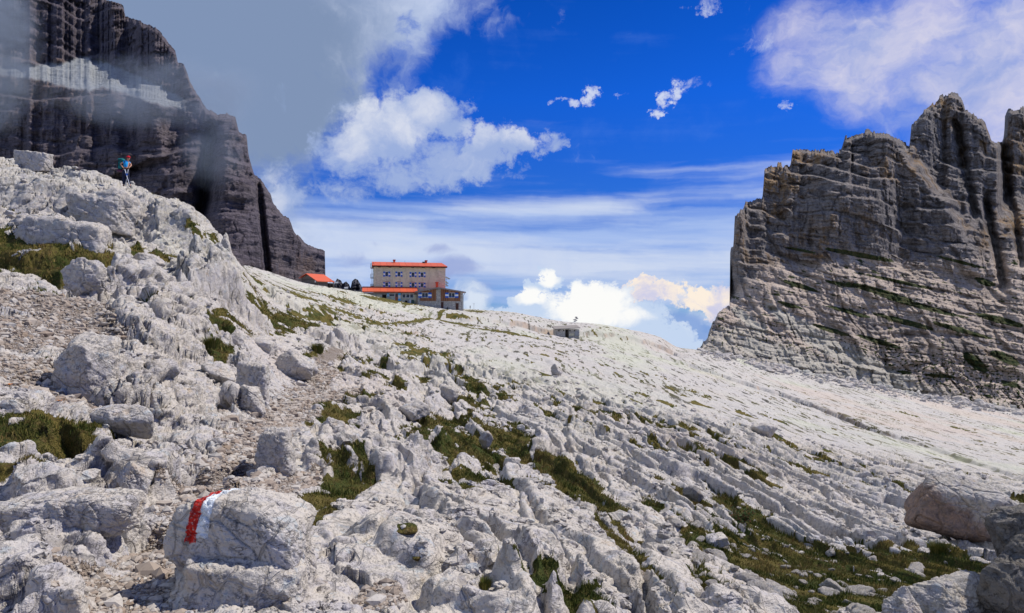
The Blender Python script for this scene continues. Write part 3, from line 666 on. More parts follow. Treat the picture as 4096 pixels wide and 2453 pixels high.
# ------------------------------------------------------------------ build the ground sheet: cells get finer towards the camera
def ground():
    cols = np.concatenate([np.linspace(-500, -48, 90), np.arange(-40, 1064.1, CSTEP), np.linspace(1072, 1524, 90)])
    rows = []
    for a, b_, st in ((1.5, 3.4, .012), (3.4, 20, RST), (20, 48, RST * .8), (48, 240, RST * 1.15), (240, 400, .02)):
        n = int(math.log(b_ / a) / st); rows.append(np.exp(np.linspace(math.log(a), math.log(b_), n, endpoint=False)))
    rows = np.concatenate(rows)
    # first pass: find the steep places, then gather the rows there
    c0 = cols[::2]; r0 = np.exp(np.linspace(math.log(rows[0]), math.log(rows[-1]), 900))
    PX, YY = np.meshgrid(c0, r0); XX = (PX - 512) / F * CP * YY
    zz = macro(XX.ravel(), YY.ravel()).z.reshape(XX.shape)
    dl = np.diff(np.log(r0))[:, None]; dz = np.diff(zz, axis=0) / YY[:-1]
    dens_row = np.interp(np.log(r0[:-1]), np.log(rows[:-1]), 1.0 / np.diff(np.log(rows)))[:, None]
    w = dl * dens_row * np.sqrt(1 + (dz / dl / .30) ** 2)
    ker = np.exp(-np.linspace(-2, 2, 61) ** 2); ker /= ker.sum()
    w = np.apply_along_axis(lambda v: np.convolve(np.pad(v, 30, mode='edge'), ker, 'valid'), 1, w)
    cum = np.concatenate([np.zeros((1, w.shape[1])), np.cumsum(w, 0)]); cum /= cum[-1:]
    nr = int(len(rows) * 1.08); tgt = np.linspace(0, 1, nr)
    L0 = np.stack([np.interp(tgt, cum[:, j], np.log(r0)) for j in range(cum.shape[1])], 1)
    LY = np.stack([np.interp(cols, c0, L0[i]) for i in range(nr)], 0)
    YY = np.exp(LY); PX = np.repeat(cols[None, :], nr, 0); XX = (PX - 512) / F * CP * YY
    sh = XX.shape; nr, nc = sh
    m_ = macro(XX.ravel(), YY.ravel()); h, g, p = detail(m_, m_.z)
    P = np.stack([XX, YY, m_.z.reshape(sh)], -1)
    tu = np.gradient(P, axis=1); tv = np.gradient(P, axis=0)
    N = np.cross(tu, tv); N /= np.linalg.norm(N, axis=-1, keepdims=True) + 1e-12
    for ax in (0, 1):       # smooth the normals
        N = (N + np.roll(N, 1, ax) + np.roll(N, -1, ax)) / 3
    V = (P + N * h.reshape(sh)[..., None]).reshape(-1, 3)
    steep = (sst(.93, .70, np.abs(N[..., 2]) / np.linalg.norm(N, axis=-1)) * sst(50, 90, YY)).ravel()
    i = np.arange(nr - 1)[:, None] * nc + np.arange(nc - 1)[None, :]
    Fq = np.stack([i, i + 1, i + 1 + nc, i + nc], -1).reshape(-1, 4)
    gf = g[Fq].mean(1); pf = p[Fq].mean(1)
    cls = np.where(pf > .5, 2, np.where(gf > .5, 1, 0))
    for k, nm, mt in ((0, 'ground', MGROUND), (1, 'grass', MTURF), (2, 'path', MPATH)):
        v, f, (sv,) = compact(V, Fq[cls == k], [steep])
        o = link(nm, mesh_arrays(nm, v, f, True, {'steep': sv}), mt)
        GS[k] = V[Fq[cls == k][:, 0]], N.reshape(-1, 3)[Fq[cls == k][:, 0]]
        if k == 1: tag(o, 'patches of short green and rusty alpine turf between the pale rocks', 'grass', kind='stuff')
        else: tag(o, kind='structure')
CSTEP, RST = 0.9, .0042
GS = {}
MGROUND, MPATH, MTURF = ground_mat(), gravel_mat(), turf_mat()
MROCK = rock_mat('boulder_rock')
ground()

# ------------------------------------------------------------------ mountains: faces integrated upwards over beds and ledges, closed behind
def relief(name, sil, foot, Y0, cfun, dip, mat, step=.8, rows=300, jag=1.0, bedT=(9.0, 2.6), ledge=1.5, fiss=3.0, extra=None, edge=None, attr=None, seed=0, back=60.0, G=1.0, calm=None):
    sx = np.array([s[0] for s in sil], float); sy = np.array([s[1] for s in sil], float)
    cols = np.arange(sx.min(), sx.max() + 1e-6, step)
    top = np.interp(cols, sx, sy)
    top = top + jag * (1.6 * fbm(cols / 9.0, cols * 0 + seed, 3, seed) + 1.5 * np.abs(perlin(cols / 3.1, cols * 0 + seed + 4, seed + 5)))
    # crenellated crest
    k = np.floor(cols / 5.0 + fbm(cols / 14, cols * 0 + 3, 2, seed + 9) * 1.5).astype(np.int32)
    top = top - jag * 2.2 * (_RV[k & 1023, 0] - .5)
    bot = np.interp(cols, [f[0] for f in foot], [f[1] for f in foot])
    pyc = np.linspace(bot.max(), top.min(), rows)[:, None]
    PY = np.clip(pyc, top[None, :], bot[None, :])
    PX = np.repeat(cols[None, :], rows, 0); TOP = top[None, :] + 0 * PY
    # integrate on one common set of heights, then read each column off it
    ng = rows * 4; pyg = np.linspace(bot.max() + 2, top.min() - 2, ng)[:, None]
    PXg = np.repeat(cols[None, :], ng, 0); PYg = np.repeat(pyg, len(cols), 1)
    A, T = ray(PXg, PYg)
    Yr = np.interp(cols, [f[0] for f in Y0], [f[1] for f in Y0])[None, :]
    cm = cfun(PXg, PYg)
    dt = np.diff(T, axis=0, prepend=T[:1])
    def integ(c):
        L = np.cumsum(np.clip(c * dt / np.maximum(1 - c * T, .25), -.02, .08), 0)
        L0 = np.array([np.interp(bot[j], pyg[::-1, 0], L[::-1, j]) for j in range(len(cols))])
        return Yr * np.exp(L - L0[None, :])
    Y = integ(cm); X = A * Y; Zc = T * Y
    b = Zc + dip * X + 2.5 * fbm(X / 60, Zc / 40, 3, seed + 11) * 2
    w = np.zeros_like(cm)
    for q, Tq in enumerate(bedT):
        u = b / Tq + .8 * perlin(X / (Tq * 5), Zc / (Tq * 6), seed + 20 + q); fr = u - np.floor(u)
        th = _RV[(np.floor(u).astype(np.int32) * 7 + q * 50) & 1023, 1]
        loc = sst(-.12, .25, perlin(X / (Tq * 7 * G) + 3, Zc / (Tq * 2.5), seed + 60 + q) + .12 * (q == 0))
        w = w + loc * (sst(.80, .86, fr) * sst(1.0, .95, fr) * (2.5 + 4 * th) - .35) * (1.0 if q == 0 else .7)
    Y = integ(cm * .8 + ledge * np.maximum(w, -.3) * .55)
    Y = np.stack([np.interp(PY[:, j], pyg[::-1, 0], Y[::-1, j]) for j in range(len(cols))], 1)
    A, T = ray(PX, PY)
    X = A * Y; Zc = T * Y
    b = Zc + dip * X + 2.5 * fbm(X / 60, Zc / 40, 3, seed + 11) * 2
    bed = np.floor(b / bedT[0]); off = _RV[(bed.astype(np.int32)) & 1023, 3] * 40
    # vertical joints, differing from bed to bed
    v1 = ridged(X / 16 / G + off * .2, Zc / 60, 2, seed + 31); v2 = ridged(X / 5.0 / G + off, Zc / 16 / G, 2, seed + 33)
    def masonry(Tq, W, s, wob=.35):
        bb = b / Tq + wob * perlin(X / (W * 3), Zc / (Tq * 3), s) ; fb = bb - np.floor(bb); ib = np.floor(bb).astype(np.int32)
        uu = X / W * (.7 + .6 * _RV[(ib * 3 + s) & 1023, 0]) + 9 * _RV[ib & 1023, 1] + .45 * perlin(X / W * .7, Zc / Tq * .5, s + 1); fu = uu - np.floor(uu)
        k = _h(np.floor(uu).astype(np.int32), ib, s)
        gv = sst(0, .14, np.minimum(fu, 1 - fu)); gh = sst(0, .16, np.minimum(fb, 1 - fb))
        rd = _RV[k, 2]; return (rd - .45) * np.minimum(gv, gh) * 1.3 - .55 * (1 - gh) * (.3 + .7 * _RV[ib & 1023, 4]) - .5 * (1 - gv) * (rd > .35) + .25 * (fu - .5) * (_RV[k, 3] - .5) * 2
    dY = -fiss * (1.3 * (v1 - .4) + .45 * (v2 - .4)) - fiss * (.55 * masonry(3.4 * G, 5.0 * G, seed + 5) + .34 * masonry(1.5 * G, 2.0 * G, seed + 6) + 1.0 * masonry(11 * G, 17 * G, seed + 7, .6))
    dY = dY - fiss * 3.2 * fbm(X / 45, Zc / 70, 3, seed + 41) - fiss * .30 * fbm(X / 2.2 / G, Zc / 2.2 / G, 2, seed + 44)
    fade = sst(0, 8, bot[None, :] - PY)
    if extra is not None: dY = dY + extra(PX, PY)
    if edge is not None:
        d = cols - edge; dY = dY + (38 * np.exp(-np.abs(d) / 6.0) * (d > 0) * sst(306, 290, PY) * np.ones_like(T))
    if calm is not None: dY = dY * (1 - .75 * calm(PX, PY))
    Y = Y + dY * fade
    Y = Y + 9 * sst(7, 0, PY - TOP) ** 2                    # the crest rolls back
    at = attr(PX, PY, A * Y, T * Y, b) if attr else None
    V = np.stack([A * Y, Y, T * Y], -1)
    # back side
    lastY, lastT = Y[-1], T[-1]
    bk = []; 
    for q in range(1, 7):
        yb = lastY + back * q / 6.0; zb = lastT * lastY - (np.abs(lastT * lastY) + 40) * (q / 6.0) ** 1.3
        bk.append(np.stack([A[-1] * yb, yb, zb], -1))
    Vb = np.stack(bk); V = np.concatenate([V, Vb], 0)
    if at is not None: at = np.concatenate([at, np.repeat(at[-1:], 6, 0)], 0)
    nr, nc = V.shape[:2]
    i = np.arange(nr - 1)[:, None] * nc + np.arange(nc - 1)[None, :]
    Fq = np.stack([i, i + 1, i + 1 + nc, i + nc], -1).reshape(-1, 4)
    o = link(name, mesh_arrays(name, V.reshape(-1, 3), Fq, True, {'zone': at.reshape(-1, 4)} if at is not None else None), mat)
    tag(o, kind='structure'); return o

def mountain_mat(name, base, alt, dark, ochre, pale, dip, ochre_amt=.5, scree=(.30, .30, .28), G=1.0):
    m, t, b = newmat(name, .95, .08)
    p = objco(t); x, y, z = sep(t, p)
    zn = t.nodes.new('ShaderNodeAttribute'); zn.attribute_name = 'zone'; zr, zg, zb = sep(t, zn.outputs['Color'])
    x = x * (1 / G); y = y * (1 / G); z = z * (1 / G); bd = z + x * dip
    p = vmul(t, p, (1 / G, 1 / G, 1 / G))
    bv = vec(t, x * .03, y * .03, bd * .45)
    n1 = noise(t, bv, 1.0, 5, .65)
    big = noise(t, p, .035, 5, .6)
    st = noise(t, vec(t, x * .33, y * .2, bd * .035), 1.0, 6, .7)      # water streaks running down the face
    st2 = noise(t, vec(t, x * .9, y * .4, bd * .12 + 7), 1.0, 4, .7)
    c = mix(t, (n1 * .6 + big * .4).ss(.40, .60), base, alt)
    c = mix(t, (big + (st - .5) * .7).ss(.52, .68) * ochre_amt, c, ochre)
    c = mix(t, (st * .75 + n1 * .35).ss(.53, .66) * .8, c, dark)
    c = mix(t, st2.ss(.56, .66) * .55, c, dark)
    c = mix(t, noise(t, p, .9, 4, .7).ss(.54, .66) * .5, c, tuple(min(1, v * 1.55) for v in base))
    lo = mix(t, (big * .5 + noise(t, p, .3, 5, .65) * .5).ss(.42, .58), pale, tuple(v * .80 for v in pale))
    lo = mix(t, (st * .6 + st2 * .4).ss(.56, .66) * .45, lo, tuple(v * .35 for v in pale))
    c = mix(t, zr, c, lo)
    sc = mix(t, noise(t, p, .8, 5, .7).ss(.42, .62), scree, tuple(v * .78 for v in scree))
    c = mix(t, zb, c, sc)
    c = mix(t, (zg + (noise(t, p, .35, 5, .7) - .5) * 1.3).ss(.42, .60), c, mix(t, noise(t, p, .5, 4, .6).ss(.4, .6), (.035, .055, .018), (.085, .085, .035)))
    e = voro(t, vec(t, x * .42, y * .3, bd * .42), 1.0, 'DISTANCE_TO_EDGE')
    sl = noise(t, vec(t, x * .06, y * .06, bd * 1.4), 1.0, 6, .7)
    c = mix(t, (sl - .5)._m('ABSOLUTE').ss(.022, .006) * (1 - zb) * .7, c, tuple(v * .5 for v in dark))
    c = mix(t, e.ss(.05, .01) * noise(t, p, .2, 3, .5).ss(.5, .6) * .2, c, tuple(v * .6 for v in dark))
    setc(t, b, c)
    h = noise(t, vec(t, x * .5, y * .5, bd * 1.1), 1.0, 6, .7) + st * .7 + e.ss(.0, .12) * .12 + sl * .8
    bump(t, b, h, 1.1 * G, 1.0)
    return m

def inpoly_line(PX, pts):           # row of a line at each column
    return np.interp(PX, [p[0] for p in pts], [p[1] for p in pts])

def mountains():
    k = .41324
    # right-hand mountain
    sil = [(1690, 846), (1700, 830), (1712, 815), (1722, 785), (1735, 765), (1745, 752), (1760, 740), (1766, 738), (1767, 600), (1775, 588), (1778, 520), (1800, 506), (1805, 487), (1830, 480), (1845, 474), (1850, 410), (1875, 398), (1913, 396), (1918, 360), (1930, 356), (1960, 360), (2035, 365), (2045, 332), (2090, 320), (2105, 314), (2120, 322), (2150, 325), (2200, 352), (2206, 300), (2230, 275), (2250, 258), (2275, 232), (2305, 225), (2325, 233), (2335, 262), (2355, 272), (2385, 300), (2400, 340), (2425, 345), (2430, 320), (2432, 275), (2440, 264), (2478, 262), (2560, 240), (2700, 200), (3000, 180), (3300, 220)]
    sil = [(a * k, b_ * k) for a, b_ in sil]
    foot = [(698, 358), (750, 372), (800, 384), (860, 398), (930, 412), (1024, 428), (1150, 446), (1400, 470)]
    Y0 = [(698, 232), (760, 226), (900, 228), (1024, 226), (1400, 226)]
    L1 = [(690, 300), (728, 303), (745, 296), (800, 262), (840, 262), (900, 272), (960, 282), (1024, 292), (1400, 330)]     # foot of the upper walls
    L2 = [(690, 345), (740, 318), (790, 330), (860, 352), (940, 372), (1024, 392), (1400, 430)]                            # top of the scree
    L3 = [(728, 250), (800, 252), (870, 262), (930, 275), (1024, 285), (1400, 320)]
    def cf(PX, PY):
        n = 7 * fbm(PX / 30, PY / 14, 3, 201)
        up = sst(4, -6, PY + n - inpoly_line(PX, L3)); lo = sst(-5, 6, PY + n - inpoly_line(PX, L2))
        c = .22 * up + (1 - up) * (1 - lo) * .95 + lo * 1.55
        prow = sst(752, 736, PX) * (PY < 306); return c * (1 - prow) + .1 * prow
    def ex(PX, PY):
        L = np.interp(PY, [90, 140, 160, 200, 250, 290], [880, 903, 912, 948, 975, 1000])
        d = 22 * sst(-9, 9, PX - L + 5 * perlin(PX / 9, PY / 9, 8)) * sst(280, 200, PY)
        for pts, w, a in (([(200, 985), (262, 999), (285, 1003)], 4, 13), ([(205, 1012), (262, 1022)], 4, 13), ([(120, 955), (150, 962), (215, 975)], 4, 12), ([(95, 1005), (140, 1003), (200, 1008)], 4, 20)):
            lx = np.interp(PY, [q[0] for q in pts], [q[1] for q in pts]) + 2 * perlin(PY / 9, PY * 0, 4)
            d = d + a * np.exp(-((PX - lx) / w) ** 2) * sst(pts[0][0] - 12, pts[0][0] + 6, PY) * sst(pts[-1][0] + 10, pts[-1][0] - 4, PY)
        # the second peak stands farther back
        d = d + 30 * sst(996, 1004, PX) * sst(230, 190, PY)
        return d
    def at(PX, PY, X, Zc, b):
        n = 8 * fbm(PX / 26, PY / 12, 4, 211)
        lo = sst(-10, 8, PY + n - inpoly_line(PX, [(690, 290), (732, 292), (780, 262), (850, 256), (900, 262), (960, 262), (1024, 250), (1400, 270)]))
        # dark wet walls of the lower steps
        u = (PY - 0.23 * (PX - 740)); wet = np.exp(-((u - 296) / 9) ** 2) * sst(800, 860, PX) * sst(-.2, .3, perlin(PX / 25, PY / 30, 221) + .2)
        lo = lo * (1 - .85 * wet)
        g = np.zeros_like(PX)
        for (cx, cy, w, h_, sl) in [(860, 255, 44, 3.0, .18), (800, 250, 18, 1.8, .2), (880, 292, 40, 4.0, .28), (920, 306, 50, 3.2, .26), (800, 286, 22, 3, .3), (840, 284, 18, 2.5, .2), (985, 282, 12, 4, .3), (1000, 320, 30, 4, .25), (960, 262, 30, 2, .25), (905, 322, 36, 3.4, .26), (850, 312, 26, 2.6, .26), (960, 330, 36, 3, .28), (900, 282, 40, 2.2, .22), (880, 342, 26, 3, .3), (830, 330, 24, 3, .3), (975, 362, 14, 8, .6), (1005, 358, 18, 6, .4), (1010, 384, 12, 3, .3), (790, 305, 16, 2.2, .3), (940, 376, 20, 2, .1), (900, 372, 14, 2.4, .1)]:
            g = np.maximum(g, 1.25 - ((PX - cx) / w) ** 2 - ((PY - cy - sl * (PX - cx)) / h_) ** 2)
        spk = (perlin(PX / 3.4, PY / 1.7, 231) + .5 * perlin(PX / 1.5, PY / .9, 232)); zone = sst(300, 345, PY + (PX - 740) * -.14)
        g = np.maximum(g, zone * (spk * 2.6 - .25))
        g = np.maximum(g, lo * .62 * sst(.1, .6, perlin(PX / 14, (PY - .22 * PX) / 2.2, 233)) )
        scr = np.zeros_like(PX)
        for (ax, ay, bx, by, w0, w1) in [(768, 306, 800, 328, 4, 12), (800, 328, 850, 358, 10, 14), (850, 358, 905, 388, 14, 16), (750, 345, 900, 392, 12, 8), (700, 352, 760, 366, 8, 8), (735, 310, 760, 330, 4, 8)]:
            L = (bx - ax) ** 2 + (by - ay) ** 2; tq = np.clip(((PX - ax) * (bx - ax) + (PY - ay) * (by - ay)) / L, 0, 1)
            dd = np.hypot(PX - ax - tq * (bx - ax), PY - ay - tq * (by - ay)) / (w0 + (w1 - w0) * tq)
            scr = np.maximum(scr, sst(1.1, .5, dd + n * .05))
        scr = np.maximum(scr, .75 * sst(-6, 10, PY + n * 1.3 - inpoly_line(PX, [(690, 330), (740, 322), (800, 345), (860, 368), (930, 386), (1024, 408), (1400, 440)])))
        return np.stack([lo, np.clip(g, 0, 1.2) * (1 - .6 * scr), scr, lo * 0 + 1], -1)
    mr = mountain_mat('banded_dolomite', (.23, .21, .20), (.30, .26, .235), (.07, .066, .07), (.33, .215, .11), (.58, .48, .40), .18, 1.3, (.50, .465, .40))
    relief('mountain', sil, foot, Y0, cf, .18, mr, step=.6, rows=560, jag=1.9, bedT=(5.6, 2.1), ledge=1.1, fiss=2.2, extra=ex, edge=728.0, attr=at, seed=300)
    # left-hand mountain
    sil = [(-420, -150), (-150, -140), (-40, -110), (60, -60), (100, -8)] + [(a * k, b_ * k) for a, b_ in [(258, 0), (298, 12), (304, 40), (330, 48), (375, 65), (400, 90), (424, 125), (430, 150), (445, 156), (460, 195), (478, 230), (500, 262), (525, 275), (545, 273), (570, 285), (578, 318), (597, 328), (601, 375), (615, 425), (632, 433), (655, 470), (660, 490), (685, 517), (700, 527), (712, 560), (735, 585), (760, 598), (786, 608), (788, 612), (789, 645), (786, 690)]]
    foot = [(-500, 330), (100, 300), (220, 300), (240, 300), (330, 300)]
    Y0 = [(-500, 430), (0, 400), (200, 400), (330, 440)]
    SC1 = [(-500, 74), (0, 66), (60, 63), (84, 56), (105, 62), (150, 80), (190, 102), (230, 112)]
    SC2 = [(-500, 84), (0, 75), (40, 80), (75, 90), (110, 89), (150, 102), (185, 111), (230, 119)]
    def band(PX, PY, n=1.0):
        return sst(-2, 2, PY - inpoly_line(PX, SC1) + n * 3 * fbm(PX / 14, PY * 0 + 3, 3, 241)) * sst(2, -2, PY - inpoly_line(PX, SC2) + n * 4 * fbm(PX / 12, PY * 0 + 5, 3, 243)) * sst(200, 172, PX)
    def cf2(PX, PY):
        c = .16 + .0 * PX; b_ = band(PX, PY, 0)
        return c * (1 - b_) + 1.5 * b_ + .35 * sst(265, 285, PY)
    def ex2(PX, PY):
        lx = np.interp(PY, [100, 120, 170, 235, 290], [214, 212, 206, 198, 190]) + 3 * perlin(PY / 16, PY * 0, 7)
        d = 46 * np.exp(-np.abs((PX - lx) / 6.0) ** 1.5) * sst(118, 160, PY)
        d = d - 26 * sst(0, 22, PX - lx) * sst(110, 150, PY) + 60 * sst(225, 325, PX) * 1.0
        lx = np.interp(PY, [120, 200, 240], [158, 172, 186]); d = d - 10 * np.exp(-((PX - lx) / 12) ** 2)
        d = d + 16 * np.exp(-((PX - 262 - (PY - 220) * .1) / 3.0) ** 2) * sst(150, 200, PY)
        # overhang arc behind the walker
        ay = np.interp(PX, [60, 100, 125, 150, 170], [182, 180, 170, 158, 156]); d = d + 10 * sst(0, 2, PY - ay) * sst(14, 4, PY - ay) * sst(80, 100, PX) * sst(175, 160, PX)
        return d
    def at2(PX, PY, X, Zc, b):
        oz = np.zeros_like(PX)
        return np.stack([oz, oz, band(PX, PY) * .95, oz + 1], -1)
    ml = mountain_mat('shaded_dolomite', (.13, .112, .132), (.17, .145, .15), (.052, .046, .056), (.20, .125, .08), (.2, .18, .16), .03, .6, (.34, .36, .37), G=2.3)  # shade on this wall is put into the colour: rock tones darkened throughout
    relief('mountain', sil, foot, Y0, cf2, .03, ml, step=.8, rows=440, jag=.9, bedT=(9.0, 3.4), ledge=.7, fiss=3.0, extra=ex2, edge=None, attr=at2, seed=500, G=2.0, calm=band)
    # far pinnacles beyond the pass
    sil = [(328, 297), (331, 289), (334, 284), (337, 278.5), (340, 280), (343, 283), (346, 280.5), (349, 284), (350.5, 288), (352, 281), (355, 278), (358, 280), (360, 284), (362.5, 288), (366, 297)]
    mf = mountain_mat('far_dolomite', (.10, .10, .12), (.12, .12, .135), (.05, .05, .06), (.08, .07, .065), (.1, .1, .1), .0, .2, G=3.0)
    relief('mountain', sil, [(320, 300), (370, 300)], [(320, 700), (370, 700)], lambda PX, PY: PX * 0 + .2, .0, mf, step=.3, rows=60, jag=.5, bedT=(16, 6), fiss=5, seed=700,
           attr=lambda PX, PY, X, Zc, b: np.stack([PX * 0, PX * 0, PX * 0, PX * 0 + 1], -1), back=120)
mountains()

def mist(name, c, half, blobs, dens, label):
    """a drifting body of cloud against the wall: a closed shell filled with uneven vapour"""
    bm = bmesh_.new(); bmesh_.ops.create_icosphere(bm, subdivisions=4, radius=1); me = D.meshes.new(name); bm.to_mesh(me); bm.free()
    o = link(name, me); o.location = c; o.scale = half
    m = D.materials.new(name); m.use_nodes = True; t = m.node_tree; t.nodes.clear()
    out = t.nodes.new('ShaderNodeOutputMaterial'); v = t.nodes.new('ShaderNodeVolumePrincipled'); t.links.new(v.outputs[0], out.inputs['Volume'])
    v.inputs['Color'].default_value = (.50, .58, .70, 1); v.inputs['Anisotropy'].default_value = 0
    p = objco(t); x, y, z = sep(t, p)
    n = noise(t, vec(t, x * half[0] / 30, y * half[1] / 30, z * half[2] / 22), 1.0, 3, .6)
    q = (x * x + y * y + z * z); f = (1.0 - q).max(0.0)
    d = (f.ss(0, .8) * (n * 1.0).ss(.36, .66)) * dens
    t.links.new(d.v, v.inputs['Density']); me.materials.append(m); m.cycles.volume_sampling = 'DISTANCE' if False else m.cycles.volume_sampling
    tag(o, label, kind='stuff')
import bmesh as bmesh_
mist('mist', P3(-22, 30, 372), (34, 30, 70), None, .055, 'grey mist drifting past the left edge of the dark cliff')
mist('mist', P3(150, 92, 385), (78, 18, 24), None, .030, 'thin mist lying along the scree ledge of the dark cliff')
mist('mist', P3(215, 138, 392), (24, 18, 34), None, .020, 'wisp of mist in the notch of the dark cliff')

# ------------------------------------------------------------------ builders for built things
import bmesh
class MB:
    """collects solids; build() links them as one mesh object"""
    def __init__(s): s.v = []; s.f = []; s.mi = []
    def poly(s, vs, fs, mi=0):
        o = len(s.v); s.v += [tuple(v) for v in vs]; s.f += [tuple(o + i for i in f) for f in fs]; s.mi += [mi] * len(fs); return s
    def box(s, x0, x1, y0, y1, z0, z1, mi=0):
        return s.poly([(x0, y0, z0), (x1, y0, z0), (x1, y1, z0), (x0, y1, z0), (x0, y0, z1), (x1, y0, z1), (x1, y1, z1), (x0, y1, z1)],
                      [(0, 3, 2, 1), (4, 5, 6, 7), (0, 1, 5, 4), (1, 2, 6, 5), (2, 3, 7, 6), (3, 0, 4, 7)], mi)
    def prism(s, pts, y0, y1, mi=0):        # pts in (x, z), run along y
        n = len(pts); vs = [(x, y0, z) for x, z in pts] + [(x, y1, z) for x, z in pts]
        fs = [tuple(range(n)), tuple(range(2 * n - 1, n - 1, -1))] + [(i, i + n, (i + 1) % n + n, (i + 1) % n) for i in range(n)]
        return s.poly(vs, fs, mi)
    def tube(s, a, b, r0, r1=None, n=8, mi=0):
        a = Vector(a); b = Vector(b); r1 = r0 if r1 is None else r1; d = (b - a).normalized()
        u = d.orthogonal().normalized(); w = d.cross(u); vs = []
        for c, r in ((a, r0), (b, r1)):
            vs += [tuple(c + u * (r * math.cos(2 * math.pi * k / n)) + w * (r * math.sin(2 * math.pi * k / n))) for k in range(n)]
        fs = [(k, (k + 1) % n, (k + 1) % n + n, k + n) for k in range(n)] + [tuple(range(n - 1, -1, -1)), tuple(range(n, 2 * n))]
        return s.poly(vs, fs, mi)
    def build(s, name, mats, parent=None, bev=0.0, smooth=False, xf=None):
        me = D.meshes.new(name); v = s.v if xf is None else [tuple(xf(Vector(p))) for p in s.v]
        me.from_pydata(v, [], s.f); mats = mats if isinstance(mats, (list, tuple)) else [mats]
        for m in mats: me.materials.append(m)
        me.polygons.foreach_set('material_index', s.mi)
        bm = bmesh.new(); bm.from_mesh(me)
        bmesh.ops.recalc_face_normals(bm, faces=bm.faces)
        if bev: bmesh.ops.bevel(bm, geom=bm.edges[:], offset=bev, segments=1, affect='EDGES', clamp_overlap=True)
        bm.to_mesh(me); bm.free()
        if smooth: me.polygons.foreach_set('use_smooth', [True] * len(me.polygons))
        me.update(); return link(name, me, None, parent)
def empty(name, loc, rz=0.0):
    o = D.objects.new(name, None); COL.objects.link(o); o.location = loc; o.rotation_euler = (0, 0, rz); o.empty_display_size = .3; return o

def flat(name, c, rough=.7, spec=.3, var=.15, scale=3.0, metal=0.0, bmp=0.0):
    m, t, b = newmat(name, rough, spec); p = objco(t); b.inputs['Metallic'].default_value = metal
    n = noise(t, p, scale, 5, .65)
    setc(t, b, mix(t, n.ss(.3, .7), tuple(v * (1 - var) for v in c), tuple(min(1, v * (1 + var)) for v in c)))
    if bmp: bump(t, b, n, bmp, .6)
    return m
def masonry_mat(name, a, b_, joint, scale=2.6, amt=1.0, stain=.4):
    m, t, b = newmat(name, .95, .1); p = objco(t)
    wn = t.nodes.new('ShaderNodeTexNoise'); t.links.new(p, wn.inputs['Vector']); wn.inputs['Scale'].default_value = 2
    v = vmul(t, p, (1, 1, 1.5)); e = voro(t, v, scale, 'DISTANCE_TO_EDGE'); cl = sep(t, voro(t, v, scale, out='Color'))[0]
    c = mix(t, cl, a, b_); c = mix(t, e.ss(.09, .03) * amt, c, joint)
    c = mix(t, noise(t, vmul(t, p, (1, 1, .25)), .9, 5, .7).ss(.48, .68) * stain, c, tuple(v_ * .5 for v_ in a))
    c = mix(t, noise(t, p, 9, 4, .7).ss(.5, .7) * .35, c, tuple(v_ * .55 for v_ in b_))
    setc(t, b, c); bump(t, b, e.ss(0, .12) * amt + noise(t, p, 12, 4, .7) * .4, .05, .9); return m
def wood_mat(name, a, b_, w=5.0, vert=True):
    m, t, b = newmat(name, .85, .15); p = objco(t); x, y, z = sep(t, p)
    q = (x + y * .4 if vert else z) * w
    pl = q._m('FLOOR'); fr = q._m('FRACT')
    wn = t.nodes.new('ShaderNodeTexWhiteNoise'); wn.noise_dimensions = '1D'; t.links.new(pl.v, wn.inputs['W'])
    r = NX(t, wn.outputs['Value'])
    c = mix(t, r, a, b_); g = noise(t, vmul(t, p, (9, 9, .8) if vert else (.8, .8, 9)), 1.5, 5, .7)
    c = mix(t, g.ss(.45, .65) * .6, c, tuple(v * .4 for v in a))
    c = mix(t, (fr - .5)._m('ABSOLUTE').ss(.44, .49) * .8, c, (.03, .02, .015))
    setc(t, b, c); return m
def roof_mat(name, c0):
    m, t, b = newmat(name, .55, .35); p = objco(t); x, y, z = sep(t, p)
    fr = (x * .62)._m('FRACT'); pl = (x * .62)._m('FLOOR')
    wn = t.nodes.new('ShaderNodeTexWhiteNoise'); wn.noise_dimensions = '1D'; t.links.new(pl.v, wn.inputs['W'])
    c = mix(t, NX(t, wn.outputs['Value']), c0, tuple(v * .86 for v in c0))
    c = mix(t, noise(t, p, .8, 5, .65).ss(.45, .7) * .35, c, (.50, .12, .06))
    c = mix(t, (fr - .5)._m('ABSOLUTE').ss(.46, .49) * .6, c, tuple(v * .5 for v in c0))
    setc(t, b, c); bump(t, b, (fr - .5)._m('ABSOLUTE').ss(.44, .5), .03, 1); return m

M_STONE = masonry_mat('rubble_masonry', (.56, .53, .37), (.74, .71, .54), (.64, .60, .44), 2.4, .8, .35)
M_PLASTER = masonry_mat('rendered_wall', (.64, .60, .41), (.72, .68, .49), (.66, .62, .44), 2.2, .25, .5)
M_STONE2 = masonry_mat('grey_field_stone', (.42, .40, .35), (.68, .65, .58), (.24, .22, .19), 2.8, .9, .25)
M_RED = roof_mat('red_sheet_roof', (.60, .10, .035)); M_BLUE = flat('blue_paint', (.012, .11, .50), .6, .3, .12, 5)
M_WHITE = flat('white_paint', (.78, .78, .76), .6, .3, .05, 5); M_GLASS = flat('dark_window_glass', (.012, .013, .017), .12, .6, .3, 1)
M_DARK = flat('dark_opening', (.02, .017, .015), .9, .1, .2, 2); M_WOOD = wood_mat('red_brown_boards', (.20, .085, .045), (.36, .19, .10), 4.4)
M_GWOOD = wood_mat('weathered_boards', (.11, .095, .08), (.19, .165, .14), 3.2, False); M_DOOR = flat('brown_door_paint', (.085, .04, .028), .7, .2, .2, 4)
